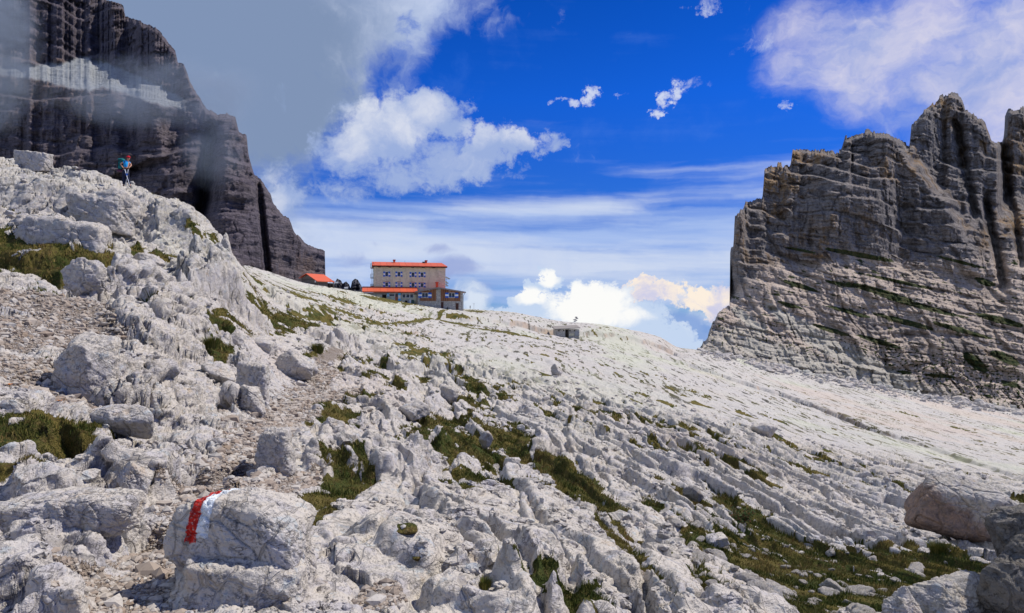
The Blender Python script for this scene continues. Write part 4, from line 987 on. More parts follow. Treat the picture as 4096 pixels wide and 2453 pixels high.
M_ORANGE = flat('orange_door_wood', (.42, .12, .035), .6, .3, .15, 4); M_LBLUE = flat('light_blue_paint', (.10, .46, .72), .6, .3, .15, 3)
M_STEEL = flat('dark_steel', (.07, .075, .085), .5, .5, .2, 4, .6); M_GREY = flat('grey_metal', (.30, .31, .32), .5, .4, .15, 4, .3)
M_FASCIA = flat('grey_fascia', (.26, .235, .21), .8, .2, .2, 4); M_SOLAR = flat('solar_panel_glass', (.015, .02, .035), .15, .6, .2, 3)
M_LINTEL = flat('brick_lintel', (.42, .17, .09), .85, .1, .2, 6)

# ------------------------------------------------------------------ the mountain hut
YAW = R(12.5)
def hut():
    e = Vector((math.cos(YAW), math.sin(YAW), 0)); nb = Vector((-math.sin(YAW), math.cos(YAW), 0))
    def wpt(X, Yz):            # enlarged-picture point -> picture point
        return (1420 + X / 5.1625) / 4, (1010 + Yz / 5.1625) / 4
    px, py = wpt(390, 1215); O = P3(px, py, 172.0)
    root = empty('mountain_hut', O, YAW)
    def h(X, Yz, c):           # intersect the view line with the plane local y = c, give local x and z
        a, b_ = ray(*wpt(X, Yz)); d = Vector((a, 1, b_)); P0 = O + nb * c
        s = P0.dot(nb) / d.dot(nb); q = d * s - O
        return q.dot(e), q.z
    def rect(X0, X1, Y0, Y1, c): 
        x0, _ = h(X0, (Y0 + Y1) / 2, c); x1, _ = h(X1, (Y0 + Y1) / 2, c); z1 = h((X0 + X1) / 2, Y0, c)[1]; z0 = h((X0 + X1) / 2, Y1, c)[1]
        return x0, x1, z0, z1
    # main block: three storeys under a low red roof
    x0, zt = h(395, 262, 0); x1, zt2 = h(1868, 290, 0); zt = (zt + zt2) / 2
    _, zs = h(1130, 365, 0)
    MB().box(x0, x1, 0, 8.5, -3, zs).build('wall', M_STONE, root)
    MB().box(x0 - .03, x1 + .03, -.03, 8.53, zs + .002, zt).build('cornice_wall', M_PLASTER, root)
    # the smooth repaired render in the middle of the front
    MB().box(x0 + 4.7, x1 - 2.4, -.003, .1, h(1100, 720, 0)[1], zs).build('rendered_panel', M_PLASTER, root)
    zr = zt + 1.25; L, Rr = x0 - .45, x1 + .42
    rf = MB().poly([(L, -.75, zt - .02), (Rr, -.75, zt - .02), (Rr - .9, 4.2, zr), (L, 4.2, zr), (L, 9.3, zt - .02), (Rr, 9.3, zt - .02),
                    (L, -.75, zt - .22), (Rr, -.75, zt - .22), (Rr, 9.3, zt - .22), (L, 9.3, zt - .22)],
                   [(0, 1, 2, 3), (3, 2, 5, 4), (1, 5, 2), (0, 3, 4), (0, 6, 7, 1), (1, 7, 8, 5), (5, 8, 9, 4), (4, 9, 6, 0), (6, 9, 8, 7)]).build('roof', M_RED, root)
    MB().box(L + .02, Rr - .02, -.70, -.60, zt - .42, zt - .22).build('gutter', M_DARK, rf)
    for X in (505, 720, 935, 1190, 1405, 1620):
        a, _ = h(X, 300, 0); MB().box(a - .32, a + .32, -.62, .05, zt - .50, zt - .23).build('eave_bracket', M_DOOR, root)
    for X, w_ in ((810, .34), (1468, .34)):
        a, _ = h(X, 150, 4.0); MB().box(a - w_ * .7, a + w_ * .7, 3.7, 4.5, zr - .5, zr + .32).box(a - w_, a + w_, 3.55, 4.65, zr + .323, zr + .60).build('chimney', M_RED, rf)
    a, _ = h(1418, 180, 3.6); MB().box(a - .35, a + .35, 3.4, 3.8, zr - .2, zr + .18).build('roof_vent', M_STEEL, rf)
    a, _ = h(1030, 155, 4.2); MB().tube((a, 4.2, zr - .1), (a, 4.2, zr + .45), .03).build('aerial', M_STEEL, rf)
    def window(X0, X1, Y0, Y1, c, sh, lintel=False, panes=1, lab=None, glass=None, sill=None):
        x0, x1, z0, z1 = rect(X0, X1, Y0, Y1, c); f = .075
        w = MB(); w.box(x0 - f, x1 + f, c - .09, c - .005, z1, z1 + f).box(x0 - f, x1 + f, c - .11, c - .005, z0 - f, z0).box(x0 - f, x0, c - .09, c - .005, z0 + .001, z1 - .001).box(x1, x1 + f, c - .09, c - .005, z0 + .001, z1 - .001)
        for k in range(1, panes):
            xm = x0 + (x1 - x0) * k / panes; w.box(xm - .03, xm + .03, c - .085, c - .005, z0 + .001, z1 - .001)
        wo = w.build('window', M_WHITE, root)
        MB().box(x0, x1, c - .035, c - .004, z0, z1).build('pane', glass or M_GLASS, wo)
        if sh:
            for s in (-1, 1):
                xa, xb = (x0 - f - sh, x0 - f - .01) if s < 0 else (x1 + f + .01, x1 + f + sh)
                H = z1 - z0 + 2 * f; m = MB(); zz = z0 - f
                for k, (u, v_) in enumerate(((0, .335), (.335, .665), (.665, 1.0))):
                    m.box(xa, xb, c - .12, c - .06, zz + H * u, zz + H * v_, 1 if k == 1 else 0)
                m.build('shutter', [M_BLUE, M_WHITE], root)
        if lintel: MB().box(x0 - .1, x1 + .1, c - .055, c - .004, z1 + f + .002, z1 + f + .17).build('lintel', M_LINTEL, root)
        if sill: MB().box(x0, x1, c - .13, c - .10, z0 + .24, z0 + .32).build('window_rail', M_BLUE, wo)
        return wo
    for k, (X, y_) in enumerate(((655, 448), (907, 448), (1198, 458), (1385, 460))): window(X - 29, X + 29, y_ - 46, y_ + 46, 0, .44, sill=True)
    for k, (X, y_) in enumerate(((655, 658), (907, 660), (1198, 668), (1385, 672))): window(X - 29, X + 29, y_ - 40, y_ + 42, 0, .44, lintel=True, glass=M_GREY if k == 1 else None)
    for X in (1655, 1440, 790): 
        a, zz = h(X, 330, 0)
    # fire escape on the left end
    fe = MB(); fx = x0 - .15
    for (Yt, Yb) in ((235, 325), (445, 530), (655, 700)):
        a0, zb = h(318, Yb, 2.5); _, z1 = h(318, Yt, 2.5); a1 = x0 - .02
        fe.box(a0, a1, 1.0, 3.6, zb, zb + .06)
        for yy in (1.0, 3.6):
            for q in range(4):
                fe.tube((a0 + .03, yy, zb + .06 + q * (z1 - zb) / 3.2), (a1, yy, zb + .06 + q * (z1 - zb) / 3.2), .022, n=5)
        for q in range(5): fe.tube((a0 + .03, 1.0 + 2.6 * q / 4, zb), (a0 + .03, 1.0 + 2.6 * q / 4, z1), .022, n=5)
        fe.tube((a0 + .03, 1.0, z1), (a0 + .03, 3.6, z1), .03, n=5)
    _, zlo = h(350, 720, 2.5); _, zhi = h(350, 330, 2.5)
    for q in (-.55, -.2): fe.tube((x0 + q, .9, zlo), (x0 + q, .9, zhi + 1.6), .03, n=5)
    for q in range(26): zz = zlo + (zhi - zlo) * q / 25; fe.tube((x0 - .55, .9, zz), (x0 - .2, .9, zz), .018, n=4)
    fe.build('fire_escape', M_STEEL, root)
    # solar panels on brackets on the right end
    for (X0, Xe, Ya, Yb) in ((1872, 1962, 498, 545), (1872, 1928, 592, 636), (1872, 1926, 648, 692)):
        a, za = h(X0, Ya, 1.5); b_, zb = h(Xe, Yb, 1.5)
        p = MB().poly([(a, .8, za), (b_, .8, zb), (b_, 3.0, zb), (a, 3.0, za), (a - .03, .8, za - .07), (b_ - .03, .8, zb - .07), (b_ - .03, 3.0, zb - .07), (a - .03, 3.0, za - .07)],
                      [(0, 1, 2, 3), (4, 7, 6, 5), (0, 4, 5, 1), (1, 5, 6, 2), (2, 6, 7, 3), (3, 7, 4, 0)]).build('solar_panel', M_SOLAR, root)
        MB().tube((x1 + .02, 1.0, za - .3), (b_ - .2, 1.0, zb - .05), .03, n=5).tube((x1 + .02, 1.0, zb - .15), (b_ - .2, 1.0, zb - .08), .03, n=5).build('bracket', M_STEEL, p)
    a, _ = h(1885, 600, 1.0); MB().tube((a, 1.0, h(1885, 700, 1)[1]), (a, 1.0, h(1885, 510, 1)[1]), .03, n=5).build('bracket_pole', M_STEEL, root)
    # low front wing with a long red pent roof
    c = -3.2
    _, zr1 = h(700, 706, 0); xl, ze = h(150, 800, c - .5); xr, _ = h(1300, 812, c - .5); _, zeb = h(700, 826, c - .5)
    MB().poly([(xl, c - .5, ze), (xr, c - .5, ze - .02), (xr, .0, zr1), (xl, .0, zr1), (xl, c - .5, zeb), (xr, c - .5, zeb), (xr, .0, zr1 - .2), (xl, .0, zr1 - .2)],
              [(0, 1, 2, 3), (4, 7, 6, 5), (0, 4, 5, 1), (1, 5, 6, 2), (2, 6, 7, 3), (3, 7, 4, 0)]).build('wing_roof', M_RED, root)
    xa, _ = h(185, 850, c); xb, _ = h(1285, 900, c)
    MB().box(xa, xb, c, -.01, -2.2, zeb - .02).build('wing_wall', M_STONE, root)
    MB().box(xa - .02, xb - .02, c - .06, c - .01, zeb - .52, zeb - .03).build('eave_board', M_FASCIA, root)
    window(712, 815, 845, 900, c, 0); window(980, 1044, 846, 932, c, 0); window(1058, 1124, 846, 932, c, 0); window(1138, 1200, 846, 932, c, 0)
    r0 = rect(560, 645, 850, 945, c); MB().box(r0[0], r0[1], c - .045, c - .004, r0[2], r0[3]).build('doorway', M_DARK, root)
    r0 = rect(660, 702, 842, 910, c); MB().box(r0[0], r0[1], c - .14, c - .05, r0[2], r0[3], 0).box(r0[0] + .12, r0[1] - .12, c - .142, c - .139, r0[2] + .2, r0[3] - .2, 1).build('shutter', [M_LBLUE, M_WHITE], root)
    r0 = rect(828, 884, 846, 992, c); dr = MB().box(r0[0], r0[1], c - .06, c - .004, r0[2] - .15, r0[3]).build('door', M_ORANGE, root)
    MB().box(r0[0] + .12, r0[1] - .08, c - .072, c - .061, (r0[2] + r0[3]) / 2, r0[3] - .12).build('pane', M_GLASS, dr)
    MB().box(r0[0] - .07, r0[0] - .002, c - .08, c - .004, r0[2] - .15, r0[3] + .05).box(r0[0] - .07, r0[1] + .07, c - .08, c - .004, r0[3] + .051, r0[3] + .12).build('door_frame', M_WHITE, root)
    r0 = rect(890, 942, 838, 998, c); H = r0[3] - r0[2]; m = MB()
    for u, v_, q in ((0, .3, 0), (.3, .72, 1), (.72, 1, 0)): m.box(r0[0], r0[1], c - .16, c - .10, r0[2] + H * u, r0[2] + H * v_, q)
    m.build('door_shutter', [M_LBLUE, M_WHITE], root)
    for X in (182, 1282):
        a, _ = h(X, 830, c - .3); MB().tube((a, c - .35, -1.0 if X > 1000 else h(X, 850, c)[1]), (a, c - .35, zeb), .05, n=6).build('downpipe', M_LINTEL, root)
    # gabled wing on the right: stone below, boards above, stone piers
    c = -4.4
    xa, _ = h(1293, 950, c); xb, _ = h(2228, 950, c); xap, zap = h(1722, 712, c - .7); xel, zel = h(1240, 806, c - .7); xer, zer = h(2290, 806, c - .7)
    zel = zer = (zel + zer) / 2
    _, zst = h(1700, 1004, c)
    def zroof(x): return zap + (zel - zap) * ((xap - x) / (xap - xel) if x < xap else (x - xap) / (xer - xap))
    MB().prism([(xa, -3.5), (xb, -3.5), (xb, zroof(xb) - .28), (xap, zap - .28), (xa, zroof(xa) - .28)], c, 3.0).build('gable_wall', M_STONE2, root)
    T_ = .2
    MB().prism([(xel, zel - T_), (xel, zel), (xap, zap), (xap, zap - T_)], c - .7, 4.0).build('gable_roof', M_RED, root)
    MB().prism([(xap + .003, zap - T_), (xap + .003, zap), (xer, zer), (xer, zer - T_)], c - .7, 4.0).build('gable_roof', M_RED, root)
    MB().prism([(xel - .02, zel - T_ - .12), (xel - .02, zel - .03), (xap, zap - .03), (xer + .02, zer - .03), (xer + .02, zer - T_ - .12), (xap, zap - T_ - .12)], c - .76, c - .703).build('barge_board', M_FASCIA, root)
    def boards(X0, X1, Yb):
        x0, _ = h(X0, 900, c); x1, _ = h(X1, 900, c); z0 = h((X0 + X1) / 2, Yb, c)[1]
        pts = [(x0, z0), (x1, z0), (x1, zroof(x1) - .29), (x0, zroof(x0) - .29)]
        return MB().prism(pts, c - .09, c - .003).build('timber_cladding', M_WOOD, root)
    boards(1346, 1678, 1000); boards(1772, 2174, 1004)
    a, _ = h(1725, 740, c); MB().box(a - .3, a + .3, c - .68, c - .1, zap - .75, zap - .36).build('ridge_beam', M_FASCIA, root)
    for X in (1535, 1945): 
        a, _ = h(X, 775, c); zz = zroof(a); MB().box(a - .16, a + .16, c - .66, c - .1, zz - .62, zz - .36).build('rafter_end', M_FASCIA, root)
    for X0, X1 in ((1384, 1504), (1938, 2056)): window(X0, X1, 836, 930, c - .095, .86, panes=2, sill=True)
    for X0, X1, Y0, Y1 in ((1774, 1828, 1024, 1146), (2078, 2138, 1048, 1188)):
        r0 = rect(X0, X1, Y0, Y1, c); dd = MB().box(r0[0], r0[1], c - .05, c - .004, r0[2], r0[3]).build('door', M_DOOR, root)
        MB().box(r0[0] - .1, r0[1] + .1, c - .07, c - .004, r0[3] + .003, r0[3] + .16).build('lintel', M_FASCIA, root)
        MB().box(r0[0] + .08, r0[0] + .14, c - .08, c - .051, (r0[2] + r0[3]) / 2 - .06, (r0[2] + r0[3]) / 2 + .06).build('handle', M_STEEL, dd)
    a, zz = h(1690, 640, 0); a0, z0 = h(1668, 690, -1.5); a1, z1 = h(1714, 628, -1.5)
    MB().box(a0, a1, -1.9, -1.1, z0 - .8, z1).box(a0 - .1, a1 + .1, -2.0, -1.0, z1 + .002, z1 + .22).build('chimney', M_RED, root)
    a, zz = h(2285, 815, c - .6); b_, zb = h(2236, 890, c)
    MB().tube((a, c - .6, zz), (b_, c - .06, zb), .05, n=6).tube((b_, c - .06, zb), (b_, c - .06, -1.0), .05, n=6).build('downpipe', M_STEEL, root)
    a, zz = h(1905, 1150, c); MB().tube((a, c - .35, zz), (a, c - .05, zz), .17, n=10).build('vent_pipe', M_DARK, root)
    tag(root, 'large stone mountain hut with red roofs, blue and white shutters and a timber gabled wing', 'mountain hut')
    # crates and gas bottles by the wall, each its own thing
    for i, (X0, X1, Y0, Y1, mt, nm, lb, ct) in enumerate(((1032, 1080, 985, 1026, M_DARK, 'rubbish_bag', 'black sack leaning against the hut wall under the triple window', 'sack'),
            (1086, 1116, 975, 1028, M_GREY, 'storage_box', 'narrow grey box against the hut wall beside the black sack', 'box'),
            (1124, 1158, 973, 1028, M_WHITE, 'storage_box', 'white box against the hut wall, between the grey and the dark green one', 'box'),
            (1168, 1220, 980, 1028, flat('green_plastic', (.04, .09, .07), .6, .3), 'storage_box', 'dark green box against the hut wall nearest the timber gabled wing', 'box'))):
        cc = -4.0; x0_, x1_, z0_, z1_ = rect(X0, X1, Y0, Y1, cc)
        m = MB()
        if i == 0:
            n = 9; pts = [((x0_ + x1_) / 2 + (x1_ - x0_) / 2 * math.cos(k * math.pi / (n - 1)) * -1, z0_ + (z1_ - z0_) * (math.sin(k * math.pi / (n - 1)) * (.9 + .1 * (k % 2)))) for k in range(n)]
            m.prism([(x0_, z0_ - .6)] + pts + [(x1_, z0_ - .6)], cc, cc + .5); bev = .06
        else:
            m.box(x0_, x1_, cc, cc + .6, z0_ - .6, z1_ - .08).box(x0_ - .03, x1_ + .03, cc - .03, cc + .63, z1_ - .078, z1_); bev = .02
        o = m.build(nm, mt, None, bev); o.location = O; o.rotation_euler = (0, 0, YAW); tag(o, lb, ct)
    return h, O
hut_h, HUT_O = hut()

def shed():
    """wooden hut with a red roof left of the big one"""
    def w(X, Yz): return (1100 + X / 2.7533) / 4, (980 + Yz / 2.7533) / 4
    yw = R(-38); O = P3(*w(470, 445), 150.0)
    root = empty('wooden_shed', O, yw)
    e = Vector((math.cos(yw), math.sin(yw), 0)); nb = Vector((-math.sin(yw), math.cos(yw), 0))
    # left gable face looks at the camera; the long side runs back to the right
    def hh(X, Yz, c, onx=True):
        a, b_ = ray(*w(X, Yz)); d = Vector((a, 1, b_))
        if onx: P0 = O + nb * c; s = P0.dot(nb) / d.dot(nb)
        else: P0 = O + e * c; s = P0.dot(e) / d.dot(e)
        q = d * s - O; return (q.dot(e) if onx else q.dot(nb)), q.z
    yw2 = yw
    xl, _ = hh(292, 400, 0); _, zt = hh(480, 392, 0); xap, zap = hh(362, 318, 0)
    Wd = -xl; Lg = 4.3
    # gable in the plane y = 0 from x = xl to 0, ridge over x = xap, running along +y turned to the right
    zl = hh(292, 360, 0)[1]
    MB().prism([(xl, -2.5), (0, -2.5), (0, zt - .05), (xap, zap - .12), (xl, zl - .05)], 0, Lg * .62).build('wall', M_GWOOD, root)
    MB().box(.0, .12, .0, .12, -2.5, zt - .1).build('porch_post', M_GWOOD, root)
    MB().box(.0, .12, Lg - .12, Lg, -2.5, zt - .1).build('porch_post', M_GWOOD, root)
    MB().box(-.9, .0, Lg * .62 + .01, Lg, -2.5, zt - .4).build('lean_to', M_DARK, root)
    r_ = MB().poly([(.45, -.5, zt - .12), (.45, Lg, zt - .12), (xap, Lg, zap + .1), (xap, -.5, zap + .1), (.45, -.5, zt - .22), (.45, Lg, zt - .22), (xap, Lg, zap), (xap, -.5, zap)],
              [(0, 1, 2, 3), (4, 7, 6, 5), (0, 4, 5, 1), (1, 5, 6, 2), (2, 6, 7, 3), (3, 7, 4, 0)]).build('roof', M_RED, root)
    MB().poly([(xl - .4, -.5, zl - .05), (xl - .4, Lg, zl - .05), (xap - .002, Lg, zap + .1), (xap - .002, -.5, zap + .1), (xl - .4, -.5, zl - .15), (xl - .4, Lg, zl - .15), (xap - .002, Lg, zap), (xap - .002, -.5, zap)],
              [(0, 1, 2, 3), (4, 7, 6, 5), (0, 4, 5, 1), (1, 5, 6, 2), (2, 6, 7, 3), (3, 7, 4, 0)]).build('roof', M_RED, root)
    a, za = hh(440, 390, 0); b_, zb = hh(450, 412, 0); MB().box(a, b_, -.05, -.004, zb, za).build('notice', M_WHITE, root)
    tag(root, 'small weathered timber shed with a red roof below the dark cliff', 'shed')
    # railing beside it, and two small signs
    def pt(X, Yz, Y): return P3(*w(X, Yz), Y)
    f = MB(); pa = [pt(606, 455, 148), pt(640, 466, 149), pt(676, 478, 150)]
    for q in pa: f.tube(q - Vector((0, 0, .6)), q + Vector((0, 0, 1.0 + .5)), .035, n=5)
    for hgt in (.6, 1.05, 1.45): f.tube(pa[0] + Vector((0, 0, hgt)), pa[2] + Vector((0, 0, hgt)), .025, n=5)
    tag(f.build('railing', M_GWOOD, None), 'thin wooden railing beside the timber shed', 'railing')
    for X, Yz, lb in ((784, 470, 'small white sign on a post between the railing and the big hut'), (674, 412, 'small white sign on a post just right of the timber shed')):
        q = pt(X, Yz, 150); r2 = empty('sign', q - Vector((0, 0, 1.6)))
        MB().tube((0, 0, -.6), (0, 0, 1.6), .03, n=6).build('post', M_GREY, r2); MB().box(-.42, .42, -.05, -.032, 1.42, 1.75).build('board', M_WHITE, r2)
        tag(r2, lb, 'sign')
shed()

def bunker():
    """low stone shelter dug into the step"""
    def w(X, Yz): return (2100 + X / 3.54) / 4, (1180 + Yz / 3.54) / 4
    Yd = 164.0; O = P3(*w(600, 592), Yd); root = empty('stone_shelter', O, R(3))
    sc = Yd / F / 4 / 3.54
    X = lambda x: (x - 600) * sc; Zz = lambda y: (592 - y) * sc
    MB().box(X(432), X(570), 0, 5, -1, Zz(489)).box(X(620), X(770), 0, 5, -1, Zz(486)).build('wall', M_STONE2, root)
    MB().box(X(571), X(619), 1.2, 1.4, -.5, Zz(489)).build('doorway', M_DARK, root)
    MB().box(X(593), X(598), -.03, .15, -.5, Zz(489)).build('door_post', M_GWOOD, root)
    MB().box(X(566), X(624), -.05, .25, Zz(492), Zz(484)).build('lintel', M_GWOOD, root)
    for x_ in (480, 547, 637, 705): MB().box(X(x_ - 8), X(x_ + 8), -.02, .2, Zz(513), Zz(492)).build('air_slot', M_DARK, root)
    MB().box(X(630), X(695), -.03, .1, Zz(575), Zz(545)).build('blocked_window', M_STONE, root)
    MB().box(X(705), X(762), -.12, -.005, Zz(580), Zz(515)).build('leaning_sheet', M_GREY, root)
    r_ = MB(); r_.poly([(X(418), -.5, Zz(489)), (X(782), -.5, Zz(470)), (X(782), 6, Zz(462) + .3), (X(418), 6, Zz(480) + .3), (X(418), -.5, Zz(480)), (X(782), -.5, Zz(461)), (X(782), 6, Zz(455) + .5), (X(418), 6, Zz(472) + .5)],
            [(0, 3, 2, 1), (4, 5, 6, 7), (0, 1, 5, 4), (1, 2, 6, 5), (2, 3, 7, 6), (3, 0, 4, 7)]); r_.build('roof_slab', M_FASCIA, root)
    tag(root, 'low grey stone shelter with a dark doorway dug into the rock step', 'stone shelter')
bunker()

def masts():
    def w(X, Yz): return (1420 + X / 5.1625) / 4, (1010 + Yz / 5.1625) / 4
    a = P3(*w(2455, 1200), 176); r2 = empty('antenna_mast', a)
    H = 150 / 5.1625 / 4 / F * 176
    MB().tube((0, 0, -1), (0, 0, H), .03, n=6).build('pole', M_GREY, r2); MB().tube((-.35, 0, H), (.35, 0, H), .02, n=5).tube((-.2, 0, H * .8), (.2, 0, H * .8), .02, n=5).build('crossbar', M_GREY, r2)
    tag(r2, 'thin pale mast with a crossbar on the ridge right of the big hut', 'mast')
    a = P3(*w(2378, 1158), 176); r2 = empty('trail_post', a)
    MB().tube((0, 0, -1.4), (0, 0, .55), .035, n=6).build('pole', M_STEEL, r2); MB().box(-.09, .09, -.05, .05, .1, .75, 0).build('marker', M_DOOR, r2)
    tag(r2, 'short dark marker post between the big hut and the thin mast', 'post')
    # cairn on the skyline
    q = P3(576.0, 320.8, 205); r2 = empty('cairn', q)
    rr = random.Random(3); m = MB()
    for k in range(9):
        x_, z_, s_ = rr.uniform(-.7, .7) * (1 - k / 11), k * .16 - .3, rr.uniform(.25, .45)
        m.prism([(x_ - s_, z_), (x_ + s_ * .9, z_ + .03), (x_ + s_ * .7, z_ + .24), (x_ - s_ * .6, z_ + .27)], -s_, s_)
    c_ = m.build('cairn_stones', MROCK, r2); tag(r2, 'little stone cairn on the skyline right of the big hut', 'cairn')
masts()

# ------------------------------------------------------------------ boulders
def n3(p, f, s):
    x, y, z = p[:, 0] * f, p[:, 1] * f, p[:, 2] * f
    return (perlin(x + .37 * z, y - .21 * z, s) + perlin(y + .3 * x + 5, z + .11 * x, s + 1) + perlin(z - .2 * y + 11, x + .4 * y, s + 2)) / 1.7
_ICO = {}
def ico(n):
    if n not in _ICO:
        bm = bmesh.new(); bmesh.ops.create_icosphere(bm, subdivisions=n, radius=1)
        _ICO[n] = (np.array([v.co[:] for v in bm.verts], np.float64), np.array([[v.index for v in f.verts] for f in bm.faces])); bm.free()
    return _ICO[n]
def rock_mesh(name, size, seed, sub=5, facets=14, rough=1.0, flat_top=0.0, tiltz=0.0, detail=None, soft=14.0, mat=None, boxy=0.0):
    """size = half extents; a block cut by random planes, then weathered"""
    v, f = ico(sub); rs = np.random.RandomState(seed)
    nn = rs.normal(size=(facets, 3)); nn /= np.linalg.norm(nn, axis=1)[:, None]; dd = rs.uniform(.62, .98, facets)
    if boxy:
        ax = np.array([(1, 0, 0), (-1, 0, 0), (0, 1, 0), (0, -1, 0), (0, 0, 1), (0, 0, -1)], float) + rs.normal(size=(6, 3)) * .12
        ax /= np.linalg.norm(ax, axis=1)[:, None]; nn = np.concatenate([nn, ax]); dd = np.concatenate([dd + boxy * .3, np.full(6, .72)])
    if flat_top: nn = np.concatenate([nn, [[.05, .02, 1]]]); dd = np.append(dd, 1 - flat_top)
    q = v @ nn.T / dd[None, :]
    r = 1.0 / (np.sum(np.clip(q, 0.02, None) ** soft, 1) ** (1 / soft))
    r = np.clip(r, .3, 1.25)
    p = v * r[:, None]
    p = p / np.abs(p).max(0)[None, :] * np.array(size)[None, :]
    S = float(min(size)); L = p / S
    nrm = v
    e = n3(L, .9, seed) * .13 + n3(L, 2.3, seed + 5) * .06
    F1, ed, cv, tx, ty, ox, oy = worley(L[:, 0] * 1.7 + L[:, 2] * 1.1 + n3(L, 2, seed + 7) * .3, L[:, 1] * 1.3 + L[:, 2] * 1.5, seed)
    e = e + .09 * (cv - .5) * sst(0, .2, ed) - .05 * (1 - sst(0, .09, ed))
    F1, ed, cv, tx, ty, ox, oy = worley(L[:, 0] * 5 + L[:, 2] * 2.1 + n3(L, 5, seed + 8) * .4, L[:, 1] * 4 + L[:, 2] * 6, seed + 1)
    e = e + .035 * ((cv - .5) * sst(0, .25, ed) - .5 * (1 - sst(0, .12, ed)))
    e = e + .025 * n3(L, 7, seed + 9) + .014 * n3(L, 17, seed + 10) + .012 * (1 - np.abs(n3(L, 11, seed + 12)) * 2)
    if sub >= 6: e = e + .006 * n3(L, 45, seed + 13)
    p = p + nrm * (e * S * rough)[:, None]
    if detail is not None: p = detail(p)
    me = mesh_arrays(name, p, f, True)
    me.materials.append(mat or MROCK); return me

def boulder(px0, px1, py0, py1, label, seed, Y=None, depth=.9, name='boulder', sub=5, sink=.25, rz=0.0, group=None, cat='boulder', mat=None, ry=0.0, detail=None, **kw):
    cx = (px0 + px1) / 2; Y = Y or Yof(cx, py1)
    sx = (px1 - px0) / 2 / F * Y; top = P3(cx, py0, Y).z; bot = P3(cx, py1, Y).z
    H = (top - bot) * (1 + sink)
    me = rock_mesh(name, (sx, sx * depth, H / 2), seed, sub, detail=detail, mat=mat, **kw)
    o = link(name, me); o.location = ((cx - 512) / F * Y, Y + sx * depth * .5, top - H / 2); o.rotation_euler = (0, ry, rz)
    tag(o, label, cat, group); return o

def mark_mat():
    """limestone with the painted red and white trail mark (paint mask in the rock's own coordinates)"""
    m = rock_mat('marked_rock'); t = m.node_tree; b = t.nodes['Principled BSDF']; c = b.inputs['Base Color'].links[0].from_socket
    p = objco(t); x, y, z = sep(t, p)
    ed_ = (noise(t, p, 34, 5, .75) - .5) * .035
    s = x - z * .13 + ed_ * 1.4          # slanting band coordinate
    z0 = z + (noise(t, vmul(t, p, (3, 1, .4)), 30, 3, .6) - .5) * .05
    red = (s - MX[0]).ss(-.002, .002) * (s - MX[1]).ss(.002, -.002) * z0.ss(MZ[0] - .004, MZ[0] + .004) * y.ss(.25, .20)
    wht = (s - MX[1]).ss(-.001, .003) * (s - MX[2]).ss(.003, -.003) * z0.ss(MZ[1] - .004, MZ[1] + .004) * y.ss(.25, .20)
    wear = noise(t, p, 48, 5, .85).ss(.62, .55)
    c = mix(t, red * wear, c, mix(t, noise(t, p, 22, 4, .6).ss(.4, .65), (.60, .028, .018), (.42, .018, .014)))
    c = mix(t, wht * wear, c, (.74, .78, .80))
    t.links.new(c, b.inputs['Base Color']); return m
MX = (-.318, -.242, -.168); MZ = (.135, .17)

